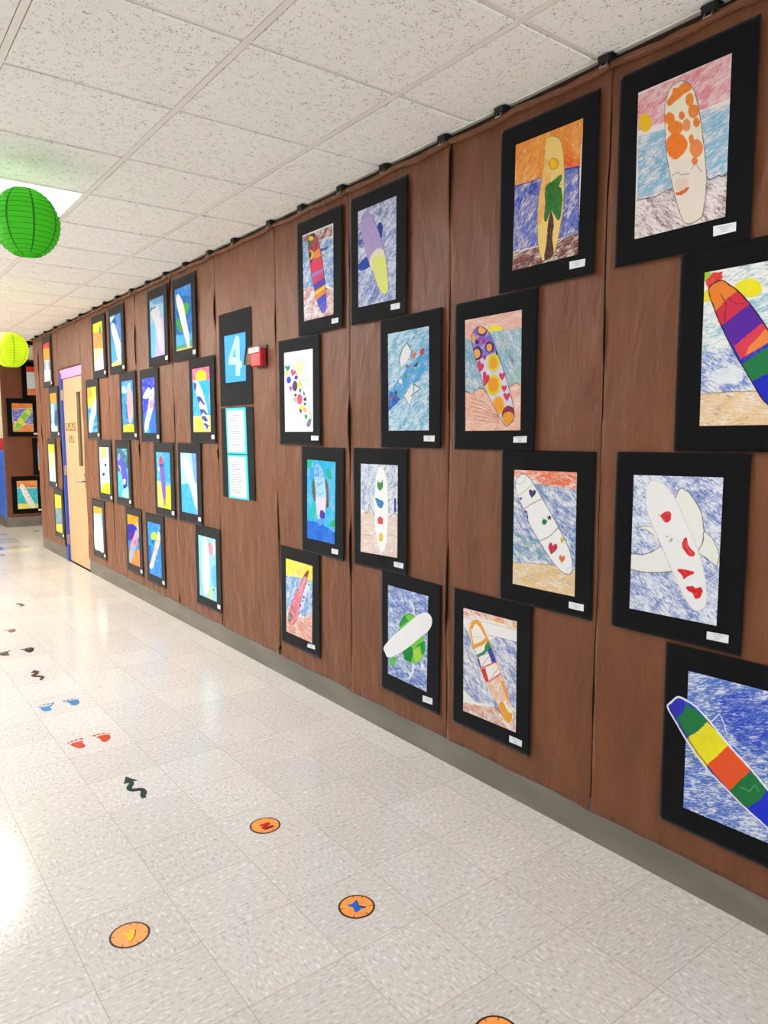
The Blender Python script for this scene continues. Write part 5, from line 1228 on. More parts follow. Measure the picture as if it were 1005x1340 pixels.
   ('f', '#f2f0ea', 'm', 1, 0, []),
  ],
 ),
 dict(n='black-mounted blue painting with orange sky, second from top at the far left end', r=1, pl='x', s=4.5,
  c=[-9.4041, 1.7648], m=[[-222.3, 291.8], [174.6, 307.7], [235.2, -299.2], [-187.5, -300.3]],
  d=[[-180.6, 238.3], [92.5, 229.8], [165.2, -238.8], [-175.4, -241.9]], l=[[78.9, -254.8], [187.5, -250.9], [181.9, -279.1], [73.3, -283.3]],
  o=None,
  b=[
   ('f', '#5aa4dc', 'w', 1, 0, []),
   ('p', '#f4a428', 'm', 1, 0, [-205, 250, 118, 235, 135, 110, -188, 117]),
   ('p', '#cfe8f6', 'w', 0.9, 0, [-199, -144, 187, -128, 188, -249, -221, -248]),
   ('s', '#2a68a8', 'm', 1, 0, [49, 16, 174, -28, 113, -168, -9, -146]),
   ('s', '#d4e8f4', 'w', 0.8, 0, [-134, 82, 2, 78, -35, -105, -129, -145]),
  ],
  bl=[
  ],
 ),
 dict(n='black-mounted pale cream and yellow painting, third from the top at the far left end', r=2, pl='x', s=4.5,
  c=[-9.6424, 1.1456], m=[[-235.4, 286.1], [210.8, 298.8], [246.0, -289.7], [-221.4, -295.1]],
  d=[[-155.1, 233.3], [181.1, 236.7], [164.8, -227.4], [-208.9, -236.0]], l=[[109.6, -245.0], [238.5, -242.3], [232.2, -273.9], [103.2, -276.9]],
  o=None,
  b=[
   ('f', '#e8f2f0', 'm', 1, 0, []),
   ('p', '#f4ea20', 'm', 1, 0, [-172, 240, 208, 243, 194, 134, -178, 126]),
   ('p', '#f4e8b0', 'w', 1, 0, [-178, 126, 204, 140, 185, -43, -201, -67]),
   ('s', '#e8c8c0', 'w', 0.6, 0, [-58, 54, 76, 58, 63, -5, -73, -20]),
  ],
  bl=[
  ],
 ),
 dict(n='black-mounted yellow and blue painting low beside the left door frame', r=3, pl='x', s=4.5,
  c=[-9.4273, 0.5422], m=[[-249.4, 297.3], [225.8, 294.2], [251.3, -300.4], [-227.7, -291.1]],
  d=[[-192.5, 230.5], [149.4, 238.0], [181.0, -241.9], [-203.1, -256.1]], l=[[104.4, -254.5], [220.6, -247.9], [215.0, -277.6], [98.2, -286.6]],
  o=None,
  b=[
   ('f', '#f2e238', 'w', 1, 0, []),
   ('p', '#6a9ac4', 'c', 0.9, 40, [-211, 54, 184, 76, 177, -132, -219, -161]),
   ('l', '#4a5a38', 'm', 1, 6.4, [-40, 215, 36, 168, -76, 118, 32, 63, -67, -8]),
   ('l', '#c8d8e8', 'm', 1, 8.6, [-102, 31, 109, -55]),
  ],
  bl=[
  ],
 ),
 dict(n='black-mounted orange and blue drawing of a lime green surfboard on the far end wall', r=1, pl='y', s=4.5,
  c=[0.3014, 1.7664], m=[[-222.0, 295.3], [221.3, 325.3], [221.8, -315.3], [-221.1, -305.3]],
  d=[[-150.7, 223.7], [163.0, 224.4], [164.6, -248.3], [-150.8, -248.4]], l=[[126.6, -262.4], [201.4, -262.4], [200.0, -292.4], [125.3, -288.7]],
  o=[127, 152, 61, 118, -10, 33, -92, -89, -138, -184, -115, -224, -33, -172, 53, -53, 145, 79, 156, 137],
  b=[
   ('f', '#f4ece4', 'm', 1, 0, []),
   ('p', '#f08428', 'w', 1, 0, [-155, 229, 168, 232, 167, 141, -2, 141, -153, 124]),
   ('p', '#4a5ad4', 'c', 0.82, 20, [-150, 121, 162, 141, 166, -125, 66, -114, -139, -72]),
   ('p', '#f49848', 'w', 1, 0, [-154, -72, -78, -124, -16, -149, 66, -119, 170, -136, 169, -259, -161, -259]),
  ],
  bl=[
   ('f', '#8ad440', 'm', 1, 0, []),
   ('s', '#f0ee40', 'm', 1, 0, [121, 84, 110, 52, 86, 38, 64, 51, 56, 83, 67, 115, 91, 129, 113, 116]),
   ('s', '#f0ee40', 'm', 1, 0, [14, -71, 0, -105, -30, -120, -59, -106, -69, -71, -56, -37, -26, -22, 3, -36]),
   ('l', '#d8f0b0', 'm', 1, 10.4, 'O'),
  ],
 ),
 dict(n='black-mounted orange and turquoise drawing of a white surfboard low on the far end wall', r=3, pl='y', s=4.5,
  c=[0.3058, 0.5205], m=[[-212.5, 309.8], [217.9, 300.1], [213.5, -319.2], [-218.9, -290.7]],
  d=[[-143.9, 256.5], [174.3, 248.1], [167.8, -235.2], [-143.4, -215.9]], l=[[110.3, -231.6], [189.2, -236.5], [188.1, -259.9], [109.3, -253.1]],
  o=[-68, 208, -98, 161, -56, 18, 13, -145, 62, -214, 122, -218, 108, -133, 44, 13, -24, 158],
  b=[
   ('f', '#f6efd0', 'm', 1, 0, []),
   ('p', '#f08a20', 'c', 0.92, 0, [-148, 266, 180, 257, 177, 128, -150, 143]),
   ('p', '#d86a18', 'c', 0.5, 0, [-143, 216, 18, 210, 170, 150, 169, 132, -146, 146]),
   ('p', '#24c4dc', 'w', 1, 0, [-150, 128, 176, 114, 174, -148, -152, -132]),
   ('p', '#f6e86a', 'm', 1, 0, [-152, -132, 177, -148, 176, -245, -149, -224]),
  ],
  bl=[
   ('f', '#fafaf6', 'm', 1, 0, []),
   ('s', '#707890', 'm', 1, 0, [-9, 104, -11, 98, -17, 96, -23, 99, -25, 105, -22, 111, -16, 114, -11, 111]),
   ('s', '#707890', 'm', 1, 0, [17, 41, 15, 35, 9, 33, 3, 36, 1, 42, 4, 48, 10, 50, 15, 48]),
   ('s', '#707890', 'm', 1, 0, [44, -22, 41, -28, 35, -31, 29, -28, 27, -22, 30, -15, 36, -13, 42, -16]),
   ('s', '#707890', 'm', 1, 0, [68, -81, 66, -87, 60, -89, 54, -86, 52, -80, 55, -74, 61, -71, 66, -74]),
  ],
 ),
 dict(n='black-mounted drawing with a red top strip, top of the far end wall and partly hidden', r=0, pl='y', s=4.5,
  c=[0.5574, 2.4593], m=[[-119.5, 318.1], [107.3, 321.4], [118.3, -320.6], [-106.1, -318.9]],
  d=[[-95.6, 149.2], [66.8, 156.4], [77.7, -308.7], [-81.6, -313.8]], l=None,
  o=None,
  b=[
   ('f', '#dfeef2', 'm', 1, 0, []),
   ('p', '#ea3a24', 'm', 1, 0, [-103, 153, 75, 163, 75, 72, -100, 63]),
   ('p', '#f48a48', 'w', 1, 0, [-88, -205, 83, -190, 86, -313, -86, -318]),
  ],
  bl=[
  ],
 ),
 dict(n='black-mounted red, blue and yellow drawing in the middle of the far end wall, mostly hidden', r=2, pl='y', s=4.5,
  c=[0.6399, 1.1314], m=[[-225.4, 320.0], [230.2, 318.6], [226.4, -331.8], [-231.2, -306.7]],
  d=[[-147.5, 249.2], [176.2, 247.0], [179.9, -230.5], [-145.3, -220.7]], l=None,
  o=None,
  b=[
   ('f', '#8ac4ec', 'w', 1, 0, []),
   ('p', '#ea4a40', 'w', 1, 0, [-155, 258, 185, 256, 188, 130, -153, 134]),
   ('p', '#f4b428', 'm', 1, 0, [-157, -122, 184, -131, 185, -240, -154, -229]),
   ('s', '#f0f0f4', 'm', 1, 0, [-131, 72, -47, 106, -25, -126, -108, -124]),
  ],
  bl=[
  ],
 ),
]
KX = .0055
cover = [(-a['c'][0]-.24, -a['c'][0]+.24, a['c'][1]-.32, a['c'][1]+.32) for a in ARTS if a['pl'] == 'x']+[(4.19, 4.72, 1.05, 2.31), (3.95, 4.25, 1.85, 2.1)]
def strip(y0, y1, z0, z1, label, seed, roll=True):
    rs = np.random.RandomState(seed); W_ = y1-y0; K = max(8, int(W_/.016)); Mr = max(8, int((z1-z0)/.022))
    a = np.linspace(0, 1, K)[None, :].repeat(Mr, 0); z = np.linspace(z1, z0, Mr)[:, None].repeat(K, 1)
    o = rs.rand(6)*90
    e0 = .0035*(vn(z/.35+o[0], z*0)-.25); e1 = .0035*(vn(z/.3+o[1], z*0)-.25)
    y = y0+.0015+e0+a*(W_-.003-e0-e1)
    n = .0030*(vn(y/.10+o[2], z/.42)-.5)+.0028*(vn(y/.05+o[3], z/.2+o[4])-.5)+.0022*(vn((y+z*.3)/.07, z/.12+o[5])-.5)
    ez = np.abs(y-y0); lift = np.clip((vn(z/.22+o[1]*2, z*0+3)-.42)*2.2, 0, 1)*np.exp(-ez/.035)
    lift2 = np.clip((vn(z/.26+o[0]*2, z*0+9)-.5)*2.2, 0, 1)*np.exp(-np.abs(y1-y)/.03)
    cov = np.zeros_like(y)
    for c0, c1, q0, q1 in cover: cov = np.maximum(cov, ((y > c0-.02) & (y < c1+.02) & (z > q0-.02) & (z < q1+.02))*1.0)
    n = np.clip(n, -.003, .0035)+lift*np.where(cov > 0, .002, .016)+lift2*np.where(cov > 0, .002, .010)
    n = n*np.clip((z1-z)/.06, .3, 1); n = np.where(z < .185, np.maximum(n, -.0008), n)
    zz = z+(z == z0)*0
    zz[-1, :] += .006*(vn(y[-1, :]/.12+o[0], y[-1, :]*0)-.5)
    P = np.stack([-(KX+n), y-y0, zz-z0], -1)
    s_ = grid_obj('paper_strip', P, None, M['brown'], None, .0008, (-1, 0, 0)); s_.location = (0, y0, z0); tag(s_, label, 'wall paper')
    if roll:
        b = MB(); pts = []; nseg = max(6, int(W_/.06))
        for i in range(nseg+1):
            yy = .004+(W_-.008)*i/nseg; sag = .006*(rs.rand()-.5)-.010*math.sin(math.pi*((yy/.39) % 1))
            pts.append((-.017-.003*rs.rand(), yy, z1-z0-.006+sag))
        b.tube(pts, [.010+.003*rs.rand() for _ in pts], 10)
        b.build('rolled_top', M['brown'], s_, smooth=True)
    return s_
for i, (y0, y1, zb, lb) in enumerate([
    (-.80, 0.0, .11, 'brown paper strip beyond the right edge, furthest to the right'), (0.0, .79, .11, 'brown paper strip beyond the right edge, second from the right end'),
    (.79, 1.575, .112, 'brown paper strip behind the koi board and red heart board drawings'), (1.575, 2.365, .116, 'brown paper strip behind the palm tree board drawing, running to the floor trim'),
    (2.365, 3.125, .118, 'brown paper strip behind the lavender board and sea turtle drawings'), (3.125, 3.905, .122, 'brown paper strip behind the striped board and slanting pink board drawings'),
    (3.905, 4.755, .128, 'brown paper strip behind the number four sign and the red alarm'), (4.755, 5.56, .135, 'brown paper strip behind the navy chevron board painting'),
    (5.56, 6.405, .14, 'brown paper strip behind the whale tail painting and pale speckled painting'), (6.405, 7.225, .145, 'brown paper strip behind the purple dolphin-like painting'),
    (7.225, 8.182, .15, 'brown paper strip just right of the wooden door')]):
    strip(y0, y1, zb, 2.715, lb, 40+i)
strip(8.182, 9.16, 2.24, 2.715, 'short piece of brown paper above the wooden door', 60)
strip(9.16, 10.125, .15, 2.715, 'brown paper strip just left of the wooden door', 61)
strip(10.125, 10.40, .15, 2.715, 'narrow last brown paper strip at the far corner of the wall', 62)
def far_paper():
    K, Mr = 70, 90; x = np.linspace(.008, 1.5, K)[None, :].repeat(Mr, 0); z = np.linspace(2.70, .165, Mr)[:, None].repeat(K, 1)
    n = .003*(vn(x/.12+5, z/.4)-.5)+.002*(vn(x/.06, z/.15+8)-.5)
    P = np.stack([x, -(KX+n), z], -1); s_ = grid_obj('paper_strip', P, None, M['brown'], None, .0008, (0, -1, 0)); s_.location = (0, YF, 0)
    tag(s_, 'brown paper covering the far end wall beside the blue wall', 'wall paper')
far_paper()
# black clips that hold the rolled paper edge along the ceiling
def clips():
    t = thing('ceiling_clip', 'small black clip pinning the rolled brown paper to the ceiling edge', 'clip', group='black clips along the ceiling edge')
    b = MB(); b.box(-.046, -.001, -.022, .022, -.028, -.004).box(-.040, -.012, -.03, .03, -.006, -.0035); jaw = b.build('jaw', M['clip'], t)
    w_ = MB().tube([(-.04, -.012, -.026), (-.05, -.012, -.043), (-.05, .012, -.043), (-.04, .012, -.026)], .0022, 6).build('wire_handle', M['metal'], t)
    ys = [.40, .79, 1.225, 1.585, 2.06, 2.39, 2.80, 3.16, 3.55, 3.91, 4.39, 4.78, 5.2, 5.6, 6.0, 6.4, 6.8, 7.17, 7.53, 8.02, 8.5, 9.11, 9.6, 10.1]
    for i, y in enumerate(ys):
        if i == 0: c = t
        else:
            c = t.copy(); COL.objects.link(c)
            for ch in (jaw, w_): d = ch.copy(); COL.objects.link(d); d.parent = c
        c.location = (0, y, H-.002)
clips()
# ------------------------------------------------------------------ mounted drawings
FARSTEP = 3.0
def art(a, seed):
    fr = FX if a['pl'] == 'x' else FY; R, U, N = (np.array(v, float) for v in fr)
    rs = np.random.RandomState(seed+100); far = a['s'] >= 2.9
    off = (.0195, .017, .0145, .0125)[a['r']]
    mq = np.array(a['m'], float); dq = np.array(a['d'], float)
    ca, cb = a['c']
    reg = np.array([[-228.5, 304], [228.5, 304], [228.5, -304], [-228.5, -304]])
    sx = sy = 1.0; dc = dq.mean(0)
    if far:
        sx = 305/((dq[1, 0]-dq[0, 0]+dq[2, 0]-dq[3, 0])/2); sy = 457/((dq[0, 1]-dq[3, 1]+dq[1, 1]-dq[2, 1])/2)
        if a['pl'] == 'x': dc[0] = np.clip(dc[0], -12, 12)
        else: dc = dc*0; 
        mq = reg; off_c = dq.mean(0); dn = reg*[305/457, 457/608]+dc
    else: mq = .5*mq+.5*reg; off_c = dc; dn = dq
    if a['pl'] == 'y':
        ca += off_c[0]/1000; cb = (2.36, 1.77, 1.14, .52)[a['r']]
    tr = lambda p: (np.array(p, float).reshape(-1, 2)-off_c)*[sx, sy]+dc
    loc = (0, -ca, cb) if a['pl'] == 'x' else (ca, YF, cb)
    t = thing('mounted_drawing', a['n'], 'artwork', loc, 'surfboard drawings on black paper mounts')
    amp = (6.0 if far else 3.5)*(.5+rs.rand()); o = rs.rand(4)*60
    def disp(P):   # how far the paper stands off the wall (mm): taped at the top, curling at sides and bottom
        u = P[:, 0]/228.5; v = (304-P[:, 1])/608
        side = np.clip(np.abs(u), 0, 1)**5*(.25+.75*vn(P[:, 1]/110+o[0], np.sign(u)*7+o[1]))
        bot = np.clip(v, 0, 1)**8*(.3+.7*vn(P[:, 0]/120+o[2], P[:, 0]*0))
        return amp*np.clip(v*4, 0, 1)*(.75*side+.5*bot)+.9*(vn(P[:, 0]/70+o[3], P[:, 1]/150)-.5)*np.clip(v*6, 0, 1)
    def quad(q, step):
        w_ = np.abs(q[1]-q[0]).max(); h_ = np.abs(q[3]-q[0]).max(); K = max(2, int(w_/step)+1); Mr = max(2, int(h_/step)+1)
        u = np.linspace(0, 1, K)[None, :, None]; v = np.linspace(0, 1, Mr)[:, None, None]
        return ((q[0]*(1-u)+q[1]*u)*(1-v)+(q[3]*(1-u)+q[2]*u)*v)
    def put(name, G, extra, C, mt, skirt):
        P = G.reshape(-1, 2); n = off*1000+disp(P)+extra
        P3 = (P[:, :1]*R+P[:, 1:]*U+n[:, None]*N)/1000
        return grid_obj(name, P3.reshape(G.shape[0], G.shape[1], 3), C, mt, t, skirt, N)
    G = quad(mq, 14)
    # wavy torn-free edges on the outer rim
    put('mount', G, 0, None, M['black'], .0009)
    outline = cat(tr(a['o'])) if a['o'] else None
    def lay(Ls):
        r = []
        for k, c, md, cov, ang, pts in Ls:
            r.append((k, c, md, cov, ang, pts if isinstance(pts, str) else (tr(pts).ravel() if len(pts) else [])))
        return r
    G = quad(dn, a['s']); put('drawing', G, 1.0, paint(G.reshape(-1, 2), lay(a['b']), outline, seed, px=a['s']), M['paint'], .0006)
    if outline is not None:
        c = outline.mean(0); ev, vec = np.linalg.eigh(np.cov((outline-c).T)); ax = vec[:, 1]; bx = np.array([-ax[1], ax[0]])
        L = np.stack([(outline-c)@ax, (outline-c)@bx], 1); t0, t1 = L[:, 0].min(), L[:, 0].max(); st_ = a['s']
        n = max(12, int((t1-t0)/st_)); tt = t0+(t1-t0)*(.5-.5*np.cos(np.linspace(.02, math.pi-.02, n))) if n < 60 else np.concatenate([t0+(t1-t0)*np.array([.0006, .002, .004]), np.linspace(t0+(t1-t0)*.007, t1-(t1-t0)*.007, n), t1-(t1-t0)*np.array([.004, .002, .0006])])
        rows_ = []; K = max(5, int((L[:, 1].max()-L[:, 1].min())/st_)); L2 = np.roll(L, -1, 0)
        for q in tt:
            cr = (L[:, 0] > q) != (L2[:, 0] > q)
            s_ = L[cr, 1]+(L2[cr, 1]-L[cr, 1])*(q-L[cr, 0])/(L2[cr, 0]-L[cr, 0])
            s0, s1 = s_.min(), s_.max(); ss = np.linspace(s0, s1, K); rows_.append(c+q*ax+ss[:, None]*bx)
        G = np.array(rows_); put('surfboard', G, 1.9, paint(G.reshape(-1, 2), lay(a['bl']), outline, seed+1, px=a['s']), M['board'], .0008)
    if a['l']:
        lq = np.array(a['l'], float)
        if far: lq = np.array([[150, -245], [205, -245], [205, -275], [150, -275]], float)
        lc = lq.mean(0); ln = []
        for q in range(3):
            hw = (21, 12, 7)[q]; y = lc[1]+7-6*q; tl = (lq[1, 1]-lq[0, 1])/max(1, lq[1, 0]-lq[0, 0])
            ln.append(('l', '#6a6a6e', 'm', .75, 1.2, [lc[0]-hw, y-hw*tl, lc[0]+hw, y+hw*tl]))
        G = quad(lq, 2.2 if not far else 5); put('name_label', G, 1.0, paint(G.reshape(-1, 2), ln if not far else [], None, seed, px=1.8), M['paint'], .0006)
for i, a in enumerate(ARTS): art(a, i)
# ------------------------------------------------------------------ number sign, text panel, alarm
def rel(pts, c): return [(p_[0]-c[0], p_[1]-c[1]) for p_ in pts]
def number_sign():
    c = (-4.452, 1.99); t = thing('number_sign', 'black paper sign with a pale cyan numeral 4 on a blue card', 'sign', (0, -c[0], c[1]))
    MB().prism(rel([(-4.690, 2.297), (-4.215, 2.294), (-4.215, 2.046), (-4.285, 2.048), (-4.325, 1.938), (-4.215, 1.934), (-4.215, 1.687), (-4.692, 1.687)], c), .0115, .0125, FX).build('mount', M['black'], t)
    MB().prism(rel([(-4.607, 2.149), (-4.292, 2.144), (-4.293, 2.048), (-4.329, 1.940), (-4.294, 1.935), (-4.302, 1.839), (-4.600, 1.841)], c), .0127, .0135, FX).build('blue_card', M['card'], t)
    b = MB(); X = (.0138, .0146)
    for q in ([(-4.428, 2.134), (-4.392, 2.130), (-4.378, 2.108), (-4.379, 1.972), (-4.432, 1.975), (-4.4368, 1.998), (-4.4419, 2.070)], [(-4.428, 2.134), (-4.4419, 2.070), (-4.4878, 2.0012), (-4.541, 1.999)], [(-4.4368, 1.998), (-4.432, 1.975), (-4.440, 1.950), (-4.541, 1.955), (-4.541, 1.999), (-4.4878, 2.0012)], [(-4.432, 1.975), (-4.379, 1.972), (-4.350, 1.967), (-4.353, 1.925), (-4.378, 1.925), (-4.440, 1.927)], [(-4.440, 1.950), (-4.440, 1.879), (-4.383, 1.875), (-4.378, 1.9255), (-4.440, 1.9265)]):
        b.prism(rel(q, c), X[0], X[1], FX)
    b.build('numeral', M['num'], t)
number_sign()
def text_panel():
    c = (-4.446, 1.372); t = thing('text_panel', 'black paper panel with two teal-bordered white text sheets', 'notice', (0, -c[0], c[1]))
    MB().prism(rel([(-4.69, 1.674), (-4.212, 1.672), (-4.204, 1.071), (-4.685, 1.068)], c), .0115, .0125, FX).build('mount', M['black'], t)
    for teal, wh in (([(-4.612, 1.671), (-4.312, 1.669), (-4.303, 1.368), (-4.602, 1.367)], [(-4.588, 1.656), (-4.338, 1.654), (-4.331, 1.380), (-4.580, 1.378)]), ([(-4.601, 1.361), (-4.302, 1.362), (-4.287, 1.068), (-4.594, 1.064)], [(-4.581, 1.347), (-4.330, 1.349), (-4.318, 1.078), (-4.566, 1.076)])):
        s_ = MB().prism(rel(teal, c), .0127, .0135, FX).build('teal_sheet', M['teal'], t)
        q = np.array(rel(wh, c))*1000; u = np.linspace(0, 1, 110)[None, :, None]; v = np.linspace(0, 1, 120)[:, None, None]
        G = (q[0]*(1-u)+q[1]*u)*(1-v)+(q[3]*(1-u)+q[2]*u)*v; rs = np.random.RandomState(5); ln = []
        for i in range(13):
            y = q[0, 1]*(1-(i+2)/16)+q[3, 1]*(i+2)/16; x0 = q[0, 0]+34+rs.randint(0, 14); x1 = q[1, 0]-34-rs.randint(0, 40); x = x0
            while x < x1-8:
                w_ = rs.randint(10, 30); ln.append(('l', '#4a4a50', 'm', .85, 4.2, [x, y, min(x+w_, x1), y])); x += w_+7
        P = G.reshape(-1, 2); P3 = (P[:, :1]*np.array(FX[0])+P[:, 1:]*np.array(FX[1])+14.2*np.array(FX[2]))/1000
        grid_obj('text_sheet', P3.reshape(120, 110, 3), paint(P, ln, None, 3, '#eceeee', 2.4), M['paint'], s_, .0006, FX[2])
text_panel()
def alarm():
    t = thing('fire_alarm', 'red fire alarm with white top plate mounted right of the number 4', 'fire alarm', (0, 4.083, 1.967))
    MB().box(-.0135, -.0100, -.072, .062, -.064, .074).build('back_plate', M['clip'], t)
    b = MB(); b.box(-.054, -.0135, -.060, .060, -.055, .055)
    body = b.build('housing', M['red'], t)
    bv = body.modifiers.new('bevel', 'BEVEL'); bv.width = .004; bv.segments = 2
    g = MB()
    for i in range(8): g.box(-.0555, -.0541, -.048, .048, -.048+i*.0088, -.0425+i*.0088)
    g.build('grille', M['darkred'], t)
    sl = MB()
    for i in range(5): sl.box(-.036, -.028, -.0612, -.0601, -.03+i*.014, -.025+i*.014)
    sl.build('side_slots', M['clip'], t)
    w_ = MB().box(-.066, -.0541, -.058, .064, .026, .056).build('strobe_plate', M['white'], t)
    x = MB()   # FIRE in block strokes, read from the corridor (right is -y)
    def st_(a0, a1, b0, b1): x.box(-.0672, -.0661, -a1, -a0, b0, b1)
    z0, z1 = .033, .050; s_ = .003; zm = .0415
    st_(-.040, -.037, z0, z1); st_(-.037, -.027, z1-s_, z1); st_(-.037, -.029, zm-.0015, zm+.0015)
    st_(-.018, -.015, z0, z1)
    st_(-.006, -.003, z0, z1); st_(-.003, .006, z1-s_, z1); st_(-.003, .006, zm-.0015, zm+.0015); st_(.004, .007, zm, z1); st_(.004, .007, z0, zm-.003)
    st_(.016, .019, z0, z1); st_(.019, .029, z1-s_, z1); st_(.019, .027, zm-.0015, zm+.0015); st_(.019, .029, z0, z0+s_)
    x.build('lettering', M['darkred'], w_)
alarm()
# ------------------------------------------------------------------ paper lanterns
def lantern(label, loc, r, col, seam, glow):
    t = thing('paper_lantern', label, 'paper lantern', loc)
    mt, nt, b = nodes('lantern_paper'); c = lin(col)
    out = nt.nodes['Material Output']; tr_ = nd(nt, 'ShaderNodeBsdfTranslucent'); tr_.inputs['Color'].default_value = (*[min(1, v*1.1) for v in c], 1)
    b.inputs['Base Color'].default_value = (*c, 1); b.inputs['Roughness'].default_value = .6; b.inputs['Specular IOR Level'].default_value = .3
    mx = nd(nt, 'ShaderNodeMixShader'); mx.inputs[0].default_value = glow; nt.links.new(b.outputs[0], mx.inputs[1]); nt.links.new(tr_.outputs[0], mx.inputs[2]); nt.links.new(mx.outputs[0], out.inputs['Surface'])
    sm = mat('lantern_seam', seam, .6, .3)
    n = 96; ribs = 15; m_ = ribs*6; s_ = MB(); a0 = .42; prof = []
    for i in range(m_+1):
        th = a0+(math.pi-2*a0)*i/m_; ph = (i % 6)/6
        rr = r*(1-.018*math.sin(math.pi*ph)); prof.append((rr*math.sin(th)*.98, r*1.04*math.cos(th)))
    s_.lathe(prof, n)
    for i in range(len(s_.f)):
        j = i % n
        s_.mi[i] = 1 if j % 12 == 0 else 0
    s_.build('shade', [mt, sm], t, smooth=True)
    w_ = MB()
    for i in range(0, m_+1, 6):
        th = a0+(math.pi-2*a0)*i/m_; R_ = r*math.sin(th)*.98+.0003; z = r*1.04*math.cos(th)
        w_.tube([(R_*math.cos(2*math.pi*k/48), R_*math.sin(2*math.pi*k/48), z) for k in range(49)], .0011, 5)
    w_.build('wire_ribs', sm, t)
    zt = r*1.04*math.cos(a0)
    h_ = MB(); h_.tube([(-r*.39, 0, zt), (-.01, 0, zt+.03), (.01, 0, zt+.03), (r*.39, 0, zt)], .0014, 6); h_.build('wire_hanger', M['metal'], t)
    s_ = MB().tube([(0, 0, zt+.03), (0, 0, H-loc[2]-.001)], .0008, 5); s_.build('string', M['white'], t)
lantern('bright green round paper lantern hanging in front of the ceiling light', (-1.374, 3.769, 2.468), .150, '#52c826', '#1f7a16', .36)
lantern('small yellow-green round paper lantern hanging farther down the corridor', (-.869, 7.107, 2.230), .150, '#d0e424', '#a0b81a', .38)
